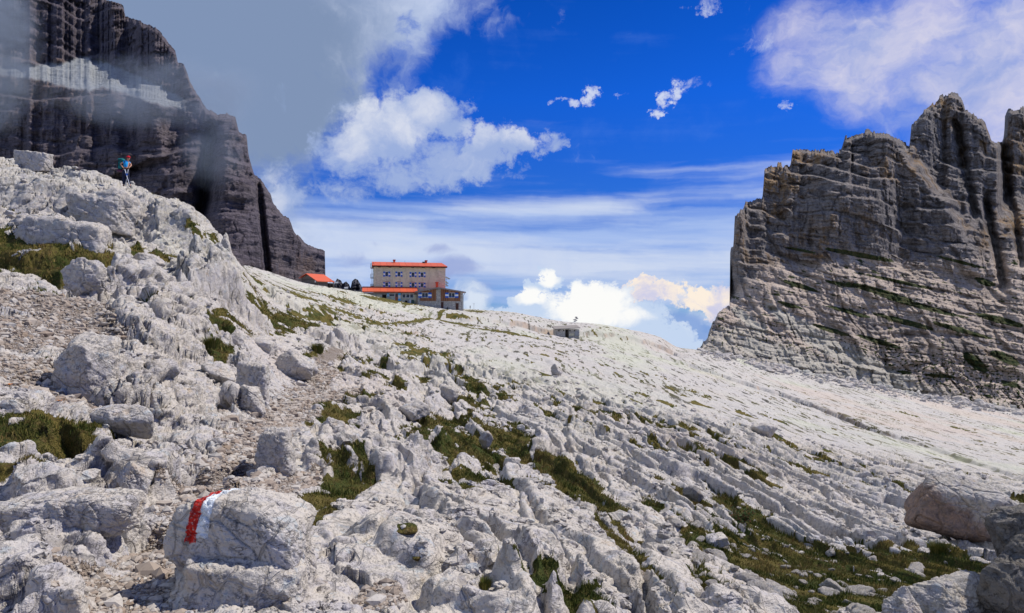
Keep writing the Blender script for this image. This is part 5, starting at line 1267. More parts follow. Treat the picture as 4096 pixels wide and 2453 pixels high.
def belly_mat():
    m = rock_mat('brown_bellied_boulder', .92); t = m.node_tree; b = t.nodes['Principled BSDF']; c = b.inputs['Base Color'].links[0].from_socket
    p = objco(t); x, y, z = sep(t, p); n = noise(t, p, 1.6, 5, .7)
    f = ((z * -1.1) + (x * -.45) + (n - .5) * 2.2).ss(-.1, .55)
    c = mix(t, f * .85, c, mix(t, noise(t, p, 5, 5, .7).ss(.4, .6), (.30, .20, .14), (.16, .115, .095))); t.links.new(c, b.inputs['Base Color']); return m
def boulders():
    # the trail-marked block: a cap leaning over its foot
    Ym = 4.55; sx = 68 / F * Ym
    def cap(p):
        q = p.copy(); u = q[:, 0] / sx
        q[:, 2] += .03 * np.cos(u * 2.2) - .07 * sst(.2, 1.0, u)
        low = sst(.02, -.20, q[:, 2]); q[:, 0] -= low * .05 * (u < 0) * u * 2; q[:, 1] += low * .12      # undercut front
        return q
    o = boulder(172, 304, 501, 606, 'pale foreground block with a painted red and white trail mark on its upper left', 21, Y=Ym, depth=.75, name='trail_marked_rock', sub=7, sink=.10, cat='marked rock', mat=mark_mat(), detail=cap, facets=10, soft=12, boxy=.5, rough=1.0, flat_top=.22)
    boulder(164, 302, 560, 660, 'rough knobbly foot of rock just below the trail-marked block', 22, Y=4.35, depth=.7, sub=6, facets=16, boxy=.3, rough=1.3)
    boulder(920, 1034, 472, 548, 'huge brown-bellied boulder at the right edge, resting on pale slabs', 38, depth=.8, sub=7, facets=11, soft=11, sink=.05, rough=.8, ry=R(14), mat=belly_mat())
    boulder(985, 1085, 522, 650, 'dark grey craggy rock at the lower right corner in front of the huge boulder', 32, Y=7.2, sub=6, facets=12, rough=1.6, mat=rock_mat('dark_boulder', .33))
    boulder(992, 1060, 505, 560, 'small dark block perched on the craggy rock at the right edge', 36, Y=7.6, sub=6, facets=12, rough=1.3, mat=rock_mat('dark_boulder', .33))
    boulder(905, 1003, 575, 640, 'long brownish rock at the bottom right corner, left of the dark craggy rock', 33, Y=7.4, sub=6, facets=12, depth=.6, rough=1.2, ry=R(10), mat=rock_mat('tan_boulder', .85))
    boulder(888, 928, 592, 640, 'smaller pale lumpy rock at the bottom edge left of the long brownish one', 34, Y=7.0, sub=6, rough=1.4)
    boulder(7, 46, 149, 169, 'square pale block standing on the ridge at the far left', 41, Y=37, boxy=.6, sub=6, depth=.7, soft=20, sink=.2)
    boulder(272, 318, 350, 386, 'pointed pale boulder beside the trail, tallest near the bend', 42, Y=26.5, facets=9, soft=18, sub=6, depth=.8, sink=.02)
    boulder(222, 274, 334, 364, 'broad flat-topped boulder with a dark gap under it, left of the pointed boulder', 43, Y=28.5, depth=.9, sub=6, sink=.0, ry=R(8), boxy=.3)
    boulder(236, 268, 362, 400, 'knobbly upright rock left of the trail below the flat-topped boulder', 44, sub=6, rough=1.4, boxy=.4)
    boulder(228, 262, 385, 414, 'low knobbly rock at the trail edge under the upright one', 45, sub=6, rough=1.5)
    boulder(195, 232, 362, 382, 'small slab lying left of the flat-topped boulder', 48, sub=5, ry=R(12))
    boulder(257, 292, 429, 469, 'rounded pale rock sitting in the middle of the trail', 46, sub=6, boxy=.5, soft=10)
    boulder(316, 346, 418, 440, 'low flat stone between the two bends of the trail', 47, sub=5, ry=R(-14))
    boulder(80, 154, 402, 432, 'long whale-backed rock lying left of the trail', 51, sub=6, depth=.5, soft=8, rough=.8, ry=R(4))
    boulder(112, 154, 459, 497, 'rounded brown-faced rock in the hollow above the lower left slabs', 52, sub=6, rough=1.2)
    boulder(-6, 138, 494, 546, 'thick overhanging slab in the lower left, above a dark gap', 53, Y=5.3, sub=7, depth=.5, boxy=.5, rough=1.0, sink=-.05, ry=R(-3))
    boulder(-40, 78, 560, 650, 'big pale rock cut off by the lower left corner', 54, Y=4.2, sub=6, depth=.6, rough=1.2)
    boulder(20, 92, 582, 660, 'rounded pale rock beside the corner rock at the bottom left', 55, Y=3.9, sub=6, depth=.7, rough=1.1)
    boulder(66, 122, 186, 234, 'dark-faced overhanging block in the ridge cliff below the walker', 56, Y=33.6, sub=6, boxy=.4, rough=1.2, sink=.0)
    boulder(6, 100, 218, 268, 'large pale slab-sided rock on the left above the turf', 57, Y=25.5, sub=6, depth=.55, rough=1.2, boxy=.3, ry=R(8))
    boulder(60, 102, 258, 300, 'craggy block at the right end of the large slab-sided rock', 58, Y=21.5, sub=6, rough=1.5)
    boulder(56, 108, 333, 392, 'jutting nose of rock with a pink underside at the left of the trail', 59, sub=6, Y=11.8, rough=1.2, boxy=.3)
    boulder(196, 216, 243, 292, 'tall upright pillar of rock at the right end of the ridge cliff', 60, Y=34, sub=6, boxy=.5)
    boulder(214, 232, 232, 285, 'rounded buttress closing the ridge cliff beside the pillar', 61, Y=35.5, sub=6, rough=1.3)
    boulder(124, 160, 252, 268, 'pale flat slab tilted on the turf below the ridge cliff', 62, Y=27, sub=5, ry=R(-10))
    boulder(683, 708, 487, 503, 'grey tilted slab propped over a turf hollow', 71, sub=5, ry=R(22), depth=.6, sink=.0, mat=rock_mat('grey_slab', .6))
    boulder(706, 727, 536, 548, 'flat whitish slab lying on the turf at the lower right', 72, sub=5, boxy=.6, soft=24, ry=R(-8), sink=0, mat=rock_mat('clean_slab', 1.12))
    boulder(551, 563, 364, 377, 'lone pointed boulder on the smooth slab slope', 73, sub=5)
    boulder(752, 778, 424, 438, 'lone low boulder on the smooth slope right of centre', 74, sub=5)
    boulder(478, 495, 428, 446, 'upright rock above the central turf hollow', 75, sub=5)
    boulder(440, 462, 385, 400, 'brownish block on the rubble slope below the hut', 76, sub=5, mat=rock_mat('tan_boulder', .85))
    boulder(395, 428, 402, 420, 'cluster-topping pale block right of the trail', 77, sub=5)
    # paint dab on the stone behind the pointed boulder
    boulder(297, 318, 356, 372, 'white-painted stone with a red dab behind the pointed boulder', 78, Y=27.6, sub=5, mat=dab_mat())
    # loose rocks lying on the turf at the lower right, alike
    rs = random.Random(11); protos = [rock_mesh('loose_rock', (1, .8, .55), 200 + k, 4, rough=1.3) for k in range(7)]
    spots = []
    for k in range(230):
        px = rs.uniform(690, 985); py = rs.uniform(540, 612)
        if rs.random() > .9 and px > 880: continue
        spots.append((px, py, rs.uniform(.035, .085) * (1 + (rs.random() < .12) * 1.6), 'pale loose rock lying in the turf at the lower right', 'loose rocks in the lower right turf'))
    for k in range(40):
        px = rs.uniform(660, 760); py = rs.uniform(500, 545); spots.append((px, py, rs.uniform(.05, .13), 'pale loose rock lying in the turf at the lower right', 'loose rocks in the lower right turf'))
    spots = spots[:260]
    zs = None
    for (px, py, s, lb, gr) in spots:
        Y = Yof(px, py); X = (px - 512) / F * Y
        o = D.objects.new('loose_rock', protos[rs.randrange(7)]); COL.objects.link(o)
        o.location = (X, Y, ground_z(X, Y) + s * .15); o.scale = (s, s, s * rs.uniform(.7, 1.1)); o.rotation_euler = (rs.uniform(-.3, .3), rs.uniform(-.3, .3), rs.uniform(0, 6.3))
        tag(o, lb, 'rock', gr)
    for (px, py, w_) in ((300, 583, 6), (303, 592, 5), (350, 540, 6), (352, 554, 5), (382, 562, 11), (400, 535, 6), (390, 532, 6), (331, 600, 9), (300, 600, 7), (362, 560, 5)):
        Y = 1.75 * F / (py - HZ); X = (px - 512) / F * Y; s = w_ / F * Y * .5
        o = D.objects.new('loose_rock', protos[rs.randrange(7)]); COL.objects.link(o)
        o.location = (X, Y, ground_z(X, Y) + s * .5); o.scale = (s, s, s); o.rotation_euler = (rs.uniform(-.3, .3), rs.uniform(-.3, .3), rs.uniform(0, 6.3))
        tag(o, 'white loose stone lying on the big foreground slab right of the trail-marked block', 'rock', 'white stones on the foreground slab')

def dab_mat():
    m = rock_mat('dabbed_rock'); t = m.node_tree; b = t.nodes['Principled BSDF']; c = b.inputs['Base Color'].links[0].from_socket
    p = objco(t); x, y, z = sep(t, p); dx = x + .02; dz = z - .10
    r_ = (dx * dx + dz * dz).pow(.5) + (noise(t, p, 12, 3, .6) - .5) * .08
    c = mix(t, r_.ss(.24, .20), c, (.74, .76, .76)); c = mix(t, r_.ss(.11, .08), c, (.60, .05, .03)); t.links.new(c, b.inputs['Base Color']); return m
boulders()

# ------------------------------------------------------------------ stones, gravel and grass: uncountable, one object each
def scatter_stones(name, P, N, size, mat, label, seed):
    rs = np.random.RandomState(seed); n = len(P)
    v, f = ico(1) if name == 'gravel' else ico(2); nv = len(v)
    q = np.repeat(v[None], n, 0) * (1 + rs.uniform(-.34, .34, (n, nv, 1)))
    ang = rs.rand(n) * 6.283; c, s = np.cos(ang), np.sin(ang)
    sc = size[:, None] * rs.uniform(.55, 1.3, (n, 3)) * np.array([1, 1, .7])
    q = q * sc[:, None, :]
    x = q[..., 0] * c[:, None] - q[..., 1] * s[:, None]; y = q[..., 0] * s[:, None] + q[..., 1] * c[:, None]
    q = np.stack([x, y, q[..., 2]], -1) + (P + N * (size * .15)[:, None])[:, None, :]
    F_ = (f[None] + (np.arange(n) * nv)[:, None, None]).reshape(-1, 3)
    o = link(name, mesh_arrays(name, q.reshape(-1, 3), F_, False), mat)
    tag(o, label, name, kind='stuff')
def fill():
    rs = np.random.RandomState(5)
    P, N = GS[2]; k = np.where((P[:, 1] < 34))[0]; k = rs.choice(k, min(len(k), 42000)); 
    sz = np.abs(rs.normal(0, 1, len(k))) ** 1.8 * .0075 + .0045; sz = np.clip(sz * (P[k, 1] / 6) ** .8, .004, .13)
    scatter_stones('gravel', P[k], N[k], sz, MPEB, 'tan gravel and small stones covering the trail and the bare earth', 1)
    P, N = GS[0]; k = np.where((P[:, 1] < 60) & (np.abs(N[:, 2]) > .72))[0]; cl = fbm(P[k, 0] * .8, P[k, 1] * .8, 3, 181); k = k[cl > .06]; k = rs.choice(k, 9000)
    sz = np.abs(rs.normal(0, 1, len(k))) ** 1.5 * .02 + .010; sz = np.clip(sz * (P[k, 1] / 7) ** .8, .008, .22)
    scatter_stones('rubble', P[k], N[k], sz, MROCK, 'loose pale rubble lying between the rock slabs', 2)
    # blocks fallen at the foot of the right-hand cliff
    n = 2600; px = rs.uniform(700, 1090, n); Y = rs.uniform(206, 233, n) - 22 * rs.rand(n) ** 4; X = (px - 512) / F * Y; z = macro(X, Y).z
    cl = fbm(px / 16, Y / 4, 3, 199); k = cl > -.12; sz = (.16 + np.abs(rs.normal(0, 1, n)) ** 2.2 * .22).clip(.1, 1.7)
    scatter_stones('scree', np.stack([X, Y, z], 1)[k], np.tile([0, 0, 1.0], (k.sum(), 1)), sz[k], MROCK, 'scree and fallen blocks along the foot of the right-hand cliff', 8)
    # grass blades
    P, N = GS[1]; k = np.where((P[:, 1] < 50))[0]; n = 210000; k = rs.choice(k, n)
    p = P[k]; Y = p[:, 1]; tuft = np.clip(fbm(p[:, 0] * 2.2, p[:, 1] * 2.2, 3, 191) * 1.6 + .75, .25, 1.7)
    H = rs.uniform(.03, .085, n) * tuft * np.clip((Y / 8) ** .35, .8, 2.0); Wd = .0022 * np.clip(Y / 5, 1, 8) * rs.uniform(.7, 1.4, n)
    a = rs.rand(n) * 6.283; lean = rs.uniform(.1, .9, n) * H; la = rs.normal(-.6, 1.3, n)
    dx, dy = np.cos(a) * Wd, np.sin(a) * Wd; lx, ly = np.cos(la) * lean, np.sin(la) * lean
    j = rs.normal(0, 1, (n, 2)) * (.004 * Y)[:, None] * .3; p = p + np.concatenate([j, np.zeros((n, 1))], 1); p[:, 2] -= .008
    v0 = p + np.stack([-dx, -dy, 0 * dx], 1); v1 = p + np.stack([dx, dy, 0 * dx], 1)
    v2 = p + np.stack([dx * .7 + lx * .35, dy * .7 + ly * .35, H * .6], 1); v3 = p + np.stack([-dx * .7 + lx * .35, -dy * .7 + ly * .35, H * .6], 1); v4 = p + np.stack([lx, ly, H], 1)
    V = np.stack([v0, v1, v2, v3, v4], 1).reshape(-1, 3); b0 = (np.arange(n) * 5)[:, None]
    T_ = np.concatenate([b0 + np.array([[0, 1, 2]]), b0 + np.array([[0, 2, 3]]), b0 + np.array([[3, 2, 4]])], 1).reshape(-1, 3)
    hue = rs.rand(n) * .5 + sst(-.35, .35, fbm(p[:, 0] * .8, p[:, 1] * .8, 3, 195)) * .5
    col = np.repeat(np.stack([hue, rs.rand(n), rs.rand(n), np.ones(n)], 1)[:, None], 5, 1).reshape(-1, 4)
    m, t, b = newmat('grass_blades', .8, .1); an = t.nodes.new('ShaderNodeAttribute'); an.attribute_name = 'tint'; r_, g_, bb = sep(t, an.outputs['Color'])
    c = ramp(t, r_, [(0, (.040, .072, .015)), (.3, (.085, .105, .022)), (.55, (.20, .175, .045)), (.8, (.32, .25, .09)), (1, (.24, .115, .045))])
    c = mix(t, g_ * .5, c, mix(t, 1.0, c, (.5, .5, .5), 'MULTIPLY')); setc(t, b, c)
    o = link('grass_blades', mesh_arrays('grass_blades', V, T_, True, {'tint': col}), m); tag(o, 'fine green and straw-coloured grass blades standing in the turf', 'grass', kind='stuff')
def pebble_mat():
    m, t, b = newmat('pebbles', .95, .1); p = objco(t)
    gi = t.nodes.new('ShaderNodeNewGeometry'); r_ = NX(t, gi.outputs['Random Per Island'])
    c = ramp(t, r_, [(0, (.27, .21, .165)), (.4, (.36, .31, .26)), (.8, (.45, .42, .38)), (1, (.25, .19, .14))])
    c = mix(t, noise(t, p, 40, 4, .7).ss(.5, .65) * .4, c, (.2, .16, .13)); setc(t, b, c); return m
MPEB = pebble_mat()
fill()

# ------------------------------------------------------------------ the walker on the ridge
def skin_obj(name, joints, bones, mat, parent, sub=2):
    """joints: name -> (x, y, z, r); one continuous surface grown round the skeleton"""
    me = D.meshes.new(name); keys = list(joints); idx = {k: i for i, k in enumerate(keys)}
    me.from_pydata([joints[k][:3] for k in keys], [(idx[a], idx[b]) for a, b in bones], []); me.update()
    o = D.objects.new(name, me); COL.objects.link(o)
    md = o.modifiers.new('skin', 'SKIN'); md.use_smooth_shade = True
    sv = me.skin_vertices[0].data if me.skin_vertices else None
    if sv is None:
        bpy.context.view_layer.objects.active = o; bpy.ops.mesh.customdata_skin_add(); sv = me.skin_vertices[0].data
    for i, k in enumerate(keys):
        r = joints[k][3]; r = r if isinstance(r, tuple) else (r, r); sv[i].radius = r; sv[i].use_root = (i == 0)
    s = o.modifiers.new('sub', 'SUBSURF'); s.levels = sub; s.render_levels = sub
    dg = bpy.context.evaluated_depsgraph_get(); dg.update()
    m2 = D.meshes.new_from_object(o.evaluated_get(dg)); D.objects.remove(o)
    m2.name = name; m2.materials.clear(); m2.materials.append(mat); m2.polygons.foreach_set('use_smooth', [True] * len(m2.polygons))
    n = D.objects.new(name, m2); COL.objects.link(n); n.parent = parent; return n

def walker():
    Y = 37.6; k_ = .1617 / 4 / F * Y
    base = P3((380 + 790 * .1617) / 4, (560 + 1148 * .1617) / 4, Y)
    g = ground_z(base.x, Y)
    root = empty('person', base)
    J = lambda X, Yz, y, r: ((X - 790) * k_, y, (1148 - Yz) * k_, r)
    M_SKIN = flat('skin', (.48, .25, .16), .6, .3, .08, 6); M_SHIRT = flat('blue_shirt', (.02, .33, .72), .8, .1, .12, 8); M_TR = flat('navy_trousers', (.018, .022, .045), .9, .1, .2, 8)
    M_CAP = flat('red_cap', (.50, .015, .03), .8, .1, .1, 6); M_TEAL = flat('teal_fabric', (.01, .17, .17), .8, .15, .2, 8); M_BLK = flat('black_fabric', (.018, .02, .022), .85, .15, .2, 8)
    M_BOOT = flat('boot_leather', (.05, .04, .035), .8, .2, .2, 8)
    A = {'pelvis': J(750, 745, 0, (.13, .10)), 'waist': J(762, 670, 0, (.12, .09)), 'chest': J(780, 580, 0, (.145, .105)), 'neckb': J(800, 520, 0, (.06, .055)), 'neck': J(812, 500, -.01, .05), 'head': J(824, 460, -.02, (.072, .085)), 'crown': J(824, 425, -.01, (.068, .08)),
         'sr': J(748, 538, -.10, .052), 'er': J(668, 605, -.17, .042), 'wr': J(745, 700, -.24, .028), 'pr': J(772, 712, -.26, (.030, .02)),
         'sl': J(822, 540, .12, .05), 'el': J(868, 612, .10, .042), 'wl': J(852, 680, -.05, .028), 'pl': J(846, 700, -.09, (.03, .02)),
         'hr': J(735, 790, -.06, .09), 'kr': J(722, 950, -.05, .062), 'ar': J(706, 1105, .02, .042), 'tr': J(722, 1135, -.10, .035),
         'hl': J(775, 790, .07, .09), 'kl': J(806, 945, .02, .062), 'al': J(855, 1110, .05, .042), 'tl': J(888, 1140, -.05, .035)}
    B = [('pelvis', 'waist'), ('waist', 'chest'), ('chest', 'neckb'), ('neckb', 'neck'), ('neck', 'head'), ('head', 'crown'), ('chest', 'sr'), ('sr', 'er'), ('er', 'wr'), ('wr', 'pr'), ('chest', 'sl'), ('sl', 'el'), ('el', 'wl'), ('wl', 'pl'),
         ('pelvis', 'hr'), ('hr', 'kr'), ('kr', 'ar'), ('ar', 'tr'), ('pelvis', 'hl'), ('hl', 'kl'), ('kl', 'al'), ('al', 'tl')]
    # fingers close round the pole grips
    for h, sx_ in (('r', 1), ('l', 1)):
        px, py, pz, _ = A['p' + h]
        for q in range(4):
            a, b, c = '%sf%d' % (h, q), '%sg%d' % (h, q), '%sh%d' % (h, q); z = pz + .022 - .016 * q; L = (.9, 1.05, 1.0, .8)[q]
            A[a] = (px + .035, py - .018, z, .0095); A[b] = (px + .035 + .024 * L, py - .038, z - .004, .0085); A[c] = (px + .030 + .008 * L, py - .058 * L, z - .006, .0075)
            B += [('p' + h, a), (a, b), (b, c)]
        A[h + 't'] = (px + .014, py - .03, pz + .035, .010); A[h + 'u'] = (px + .036, py - .055, pz + .040, .009); B += [('p' + h, h + 't'), (h + 't', h + 'u')]
    skin_obj('body', A, B, M_SKIN, root, 1)
    gr = lambda d, keys, f=1.18, a=.006: {k: d[k][:3] + ((tuple(r * f + a for r in d[k][3]) if isinstance(d[k][3], tuple) else d[k][3] * f + a),) for k in keys}
    sh = gr(A, ['chest', 'waist', 'pelvis', 'neckb', 'sr', 'sl']); sh['pelvis'] = J(758, 705, 0, (.125, .10))
    mid = lambda a, b, t: tuple(a[i] * (1 - t) + b[i] * t for i in range(3))
    sh['r2'] = mid(A['sr'], A['er'], .5) + (.058,); sh['l2'] = mid(A['sl'], A['el'], .5) + (.055,); sh['neckb'] = A['neckb'][:3] + ((.075, .065),)
    skin_obj('shirt', sh, [('chest', 'waist'), ('waist', 'pelvis'), ('chest', 'neckb'), ('chest', 'sr'), ('sr', 'r2'), ('chest', 'sl'), ('sl', 'l2')], M_SHIRT, root)
    tr = gr(A, ['pelvis', 'hr', 'kr', 'ar', 'hl', 'kl', 'al'], 1.2, .014); tr['waist'] = J(758, 690, 0, (.125, .10)); tr['pelvis'] = J(750, 745, 0, (.155, .12))
    skin_obj('trousers', tr, [('pelvis', 'waist'), ('pelvis', 'hr'), ('hr', 'kr'), ('kr', 'ar'), ('pelvis', 'hl'), ('hl', 'kl'), ('kl', 'al')], M_TR, root)
    for s_ in ('r', 'l'):
        a, t_ = A['a' + s_], A['t' + s_]
        skin_obj('boot', {'a': (a[0], a[1], a[2] + .02, .055), 'b': (a[0], a[1], t_[2] + .02, .05), 'c': (t_[0], t_[1], t_[2] + .005, .042)}, [('a', 'b'), ('b', 'c')], M_BOOT, root)
    hx, hy, hz, _ = A['head']; cz = A['crown'][2]
    # head turned to the camera: nose, ears, smile, glasses, cap, hair
    skin_obj('nose', {'a': (hx + .02, hy - .085, hz + .01, .016), 'b': (hx + .026, hy - .105, hz - .012, .018)}, [('a', 'b')], M_SKIN, root, 1)
    for s_ in (-1, 1): skin_obj('ear', {'a': (hx + .075 * s_, hy + .005, hz + .01, .014), 'b': (hx + .08 * s_, hy + .01, hz - .03, .012)}, [('a', 'b')], M_SKIN, root, 1)
    MB().box(hx - .012, hx + .048, hy - .098, hy - .080, hz - .050, hz - .040).build('mouth', flat('lips', (.30, .06, .05)), root, .003)
    gl = MB()
    for s_ in (-1, 1): gl.box(hx + .018 + s_ * .036 - .028, hx + .018 + s_ * .036 + .028, hy - .108, hy - .094, hz + .004, hz + .042)
    gl.box(hx + .005, hx + .03, hy - .107, hy - .097, hz + .028, hz + .036).box(hx - .078, hx - .066, hy - .1, hy + .02, hz + .024, hz + .034).box(hx + .086, hx + .097, hy - .09, hy + .02, hz + .024, hz + .034)
    gl.build('sunglasses', flat('black_lens', (.01, .01, .012), .15, .6), root, .003)
    v, f = ico(3); v = v.copy(); v[:, 2] = np.maximum(v[:, 2], -.12)
    cp = link('cap', mesh_arrays('cap', v * np.array([.098, .112, .098]) + np.array([hx, hy + .005, cz - .005]), f, True), M_CAP, root)
    MB().prism([(hx - .05, cz - .018), (hx + .085, cz - .018), (hx + .085, cz - .008), (hx - .05, cz - .004)], hy - .165, hy - .07).build('cap_peak', M_CAP, cp, .003)
    skin_obj('hair', {'a': (hx - .03, hy + .06, hz + .02, .06), 'b': (hx - .04, hy + .06, hz - .05, .045)}, [('a', 'b')], flat('dark_hair', (.03, .018, .012)), root, 1)
    skin_obj('chest_strap', {'a': J(752, 520, -.13, .016), 'b': J(775, 590, -.14, .016), 'c': J(770, 660, -.13, .018)}, [('a', 'b'), ('b', 'c')], M_BLK, root, 1)
    skin_obj('hip_belt', {'a': J(690, 700, -.10, .03), 'b': J(750, 708, -.15, .028), 'c': J(815, 706, -.10, .026), 'd': J(830, 700, 0, .026)}, [('a', 'b'), ('b', 'c'), ('c', 'd')], M_BLK, root, 1)
    tag(root, 'walker in a red cap and blue shirt holding poles on the left ridge', 'person')
    # rucksack: its own thing, carried on the back
    r2 = empty('backpack', base)
    def blob(name, c, s, mat, seed, par): 
        v, f = ico(4); q = np.sign(v) * np.abs(v) ** .62; q = q * (1 + .05 * n3(v, 2.2, seed))[:, None]
        return link(name, mesh_arrays(name, q * np.array(s) + np.array(c), f, True), mat, par)
    c0 = J(618, 615, .06, 0)[:3]
    blob('pack_body', c0, (.155, .15, .30), M_BLK, 3, r2)
    blob('top_lid', (c0[0] + .03, c0[1], c0[2] + .29), (.165, .16, .085), M_TEAL, 4, r2)
    blob('front_pocket', (c0[0] + .02, c0[1] - .115, c0[2] + .05), (.10, .06, .15), M_TEAL, 5, r2)
    blob('side_pocket', (c0[0] + .03, c0[1] - .12, c0[2] - .14), (.10, .07, .09), M_TEAL, 6, r2)
    blob('bottom_roll', (c0[0] - .02, c0[1], c0[2] - .30), (.15, .15, .08), flat('purple_fabric', (.07, .02, .06)), 7, r2)
    for q in (-.05, .05): MB().box(c0[0] + q - .012, c0[0] + q + .012, c0[1] - .19, c0[1] - .175, c0[2] - .3, c0[2] + .3).build('strap', M_BLK, r2)
    tag(r2, 'teal and black trekking backpack carried by the walker on the ridge', 'backpack')
    def pole(hand, tip, label, s=1):
        r3 = empty('trekking_pole', base); a = Vector(A[hand][:3]) + Vector((.03, -.03, .06)); b = Vector(J(*tip)[:3]); 
        d = (b - a)
        MB().tube(a, a + d * .13, .020, .016).build('grip', M_BLK, r3, smooth=False)
        MB().tube(a + d * .13, a + d * .34, .017).tube(a + d * .46, a + d * .97, .016, .013).build('shaft', M_GREYW, r3)
        MB().tube(a + d * .34, a + d * .46, .019, .016).build('clamp', M_BLUE, r3)
        MB().tube(a + d * .93, a + d * .935, .03, .03).build('basket', M_BLK, r3)
        MB().tube(a + d * .97, b, .008, .004).build('tip', M_STEEL, r3)
        tag(r3, label, 'trekking pole')
    M_GREYW = flat('pale_aluminium', (.80, .82, .84), .4, .5, .05, 4, 0)
    pole('pr', (940, 1170, -.30, 0), 'pale trekking pole with a blue band planted in front of the walker')
    pole('pl', (738, 1132, .05, 0), 'trekking pole half hidden behind the walker\'s legs')
walker()

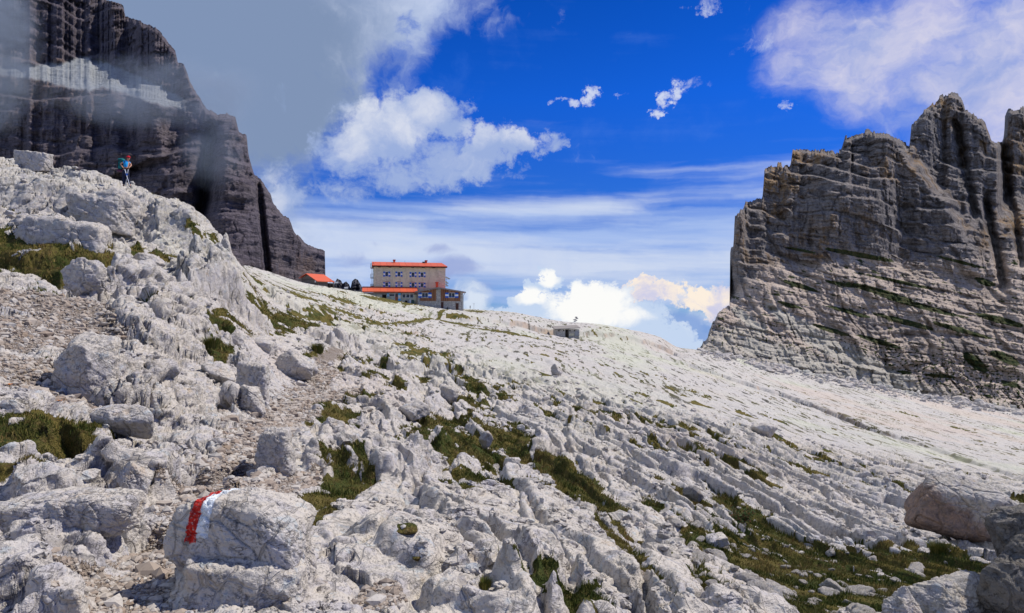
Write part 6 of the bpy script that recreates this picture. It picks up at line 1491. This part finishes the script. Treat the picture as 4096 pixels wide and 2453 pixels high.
# ------------------------------------------------------------------ small things on the ground
def small():
    rs = random.Random(4)
    # low shrub at the edge of the turf
    Yb = Yof(738, 522); X = (738 - 512) / F * Yb; z = ground_z(X, Yb); r = empty('shrub', (X, Yb, z))
    st = MB(); n = 2600; V = []; T_ = []
    tips = []
    for k in range(34):
        a = rs.uniform(0, 6.28); L = rs.uniform(.12, .42); dx, dy = math.cos(a) * L * .9, math.sin(a) * L * .5; hz = rs.uniform(.08, .36)
        st.tube((0, 0, -.05), (dx * .6, dy * .6, hz * .6), .008, .006, 5).tube((dx * .6, dy * .6, hz * .6), (dx, dy, hz), .006, .003, 5); tips.append((dx, dy, hz))
    st.build('stems', flat('shrub_wood', (.09, .05, .035)), r)
    for k in range(n):
        t_ = tips[rs.randrange(len(tips))]; u = rs.uniform(.45, 1.05); c = Vector((t_[0] * u, t_[1] * u, t_[2] * u)) + Vector([rs.gauss(0, .028) for _ in range(3)])
        d = Vector([rs.gauss(0, 1) for _ in range(3)]).normalized() * .024; e_ = d.orthogonal().normalized() * .009
        b = len(V); V += [c - d, c + e_, c + d, c - e_]; T_.append((b, b + 1, b + 2, b + 3))
    m, t, b = newmat('shrub_leaves', .7, .2); gi = t.nodes.new('ShaderNodeNewGeometry'); setc(t, b, ramp(t, NX(t, gi.outputs['Random Per Island']), [(0, (.03, .07, .015)), (.6, (.05, .09, .02)), (.8, (.16, .06, .02)), (1, (.10, .03, .02))]))
    link('leaves', mesh_arrays('leaves', np.array([tuple(v) for v in V]), np.array(T_), False), m, r); tag(r, 'low dwarf shrub with green and rusty leaves among the slabs at the lower right', 'shrub')
    # grass clumps that stand out
    def clump(px, py, w, lab, seed, hgt=1.0, Y=None):
        rq = np.random.RandomState(seed); Y = Y or Yof(px, py); X = (px - 512) / F * Y; z = ground_z(X, Y); n = 900; rad = w / F * Y
        a = rq.rand(n) * 6.283; rr = np.sqrt(rq.rand(n)) * rad * .6; p = np.stack([np.cos(a) * rr, np.sin(a) * rr, np.full(n, -.03)], 1)
        out = np.stack([np.cos(a), np.sin(a), 0 * a], 1); H = rq.uniform(.5, 1.1, n) * rad * 1.1 * hgt; le = rq.uniform(.1, .8, n) * H * (rr / rad + .35)
        wd = .0022 * max(1, Y / 6); s_ = np.stack([-np.sin(a), np.cos(a), 0 * a], 1) * wd; up = np.array([0, 0, 1.0])
        V = np.stack([p - s_, p + s_, p + s_ * .7 + out * (le * .3)[:, None] + up * (H * .6)[:, None], p - s_ * .7 + out * (le * .3)[:, None] + up * (H * .6)[:, None], p + out * le[:, None] + up * H[:, None]], 1).reshape(-1, 3)
        b0 = (np.arange(n) * 5)[:, None]; T2 = np.concatenate([b0 + np.array([[0, 1, 2]]), b0 + np.array([[0, 2, 3]]), b0 + np.array([[3, 2, 4]])], 1).reshape(-1, 3)
        h = rq.rand(n) * .75; col = np.repeat(np.stack([h, rq.rand(n), h, h * 0 + 1], 1)[:, None], 5, 1).reshape(-1, 4)
        o = link('grass_tuft', mesh_arrays('grass_tuft', V, T2, True, {'tint': col}), D.materials['grass_blades']); o.location = (X, Y, z); tag(o, lab, 'grass tuft')
    clump(284, 602, 24, 'shaggy green and brown grass tuft at the foot of the trail-marked block', 1, .8, 4.6)
    clump(212, 351, 10, 'dark grass tuft left of the flat-topped boulder', 2, 1.2)
    clump(318, 352, 8, 'grass tuft beside the trail just right of the pointed boulder', 3, 1.2)
    clump(936, 562, 12, 'upright green grass tuft below the huge boulder', 4, 1.2)
    clump(485, 560, 9, 'small green grass tuft sprouting from the foreground slab', 5, 1.2, 5.2)
    clump(356, 432, 6, 'yellow-green tuft on the crest of the domed slab', 6, 1.0)
    # moss cushions on the foreground slab
    for px, py, w, lab, sd_ in ((407, 519, 13, 'round olive moss cushion on the big foreground slab', 3), (418, 530, 6, 'small rusty moss cushion just below the round olive one', 5)):
        Y = 1.72 * F / (py - HZ); X = (px - 512) / F * Y; s = w / F * Y
        me = rock_mesh('moss_cushion', (s, s * .9, s * .4), sd_, 4, soft=6, rough=.8, mat=D.materials['turf']); o = link('moss_cushion', me); o.location = (X, Y, ground_z(X, Y) + s * .12); tag(o, lab, 'moss')
    # dry stick on the gravel
    Y = 1.72 * F / (503 - HZ); X = (294 - 512) / F * Y; z = ground_z(X, Y) + .03
    o = MB().tube((-.15, 0, 0), (.02, .01, .012), .010, .009, 7).tube((.02, .01, .012), (.17, -.01, 0), .009, .005, 7).tube((.02, .01, .012), (.07, .04, .02), .005, .003, 5).build('stick', flat('dry_wood', (.22, .15, .09)), None); o.location = (X, Y, z); tag(o, 'dry brown stick lying on the gravel behind the trail-marked block', 'stick')
    # two orange poppies
    for px, py, lab in ((11, 401, 'single orange flower among the stones at the left edge'), (61, 416, 'single orange flower in the turf left of the whale-backed rock')):
        Y = Yof(px, py); X = (px - 512) / F * Y; z = ground_z(X, Y); r = empty('flower', (X, Y, z))
        MB().tube((0, 0, -.04), (0, 0, .09), .003, .002, 5).build('stem', flat('stem_green', (.06, .10, .03)), r)
        for q in range(5):
            a = q * 1.2566; u = Vector((math.cos(a), math.sin(a), .5)).normalized(); w_ = Vector((-math.sin(a), math.cos(a), 0)); c = Vector((0, 0, .09))
            MB().poly([c, c + u * .022 + w_ * .016, c + u * .040 + w_ * .008, c + u * .040 - w_ * .008, c + u * .022 - w_ * .016], [(0, 1, 2, 3, 4)]).build('petal', PET, r)
        tag(r, lab, 'flower')
PET = flat('orange_petal', (.80, .26, .02), .6, .2)
small()
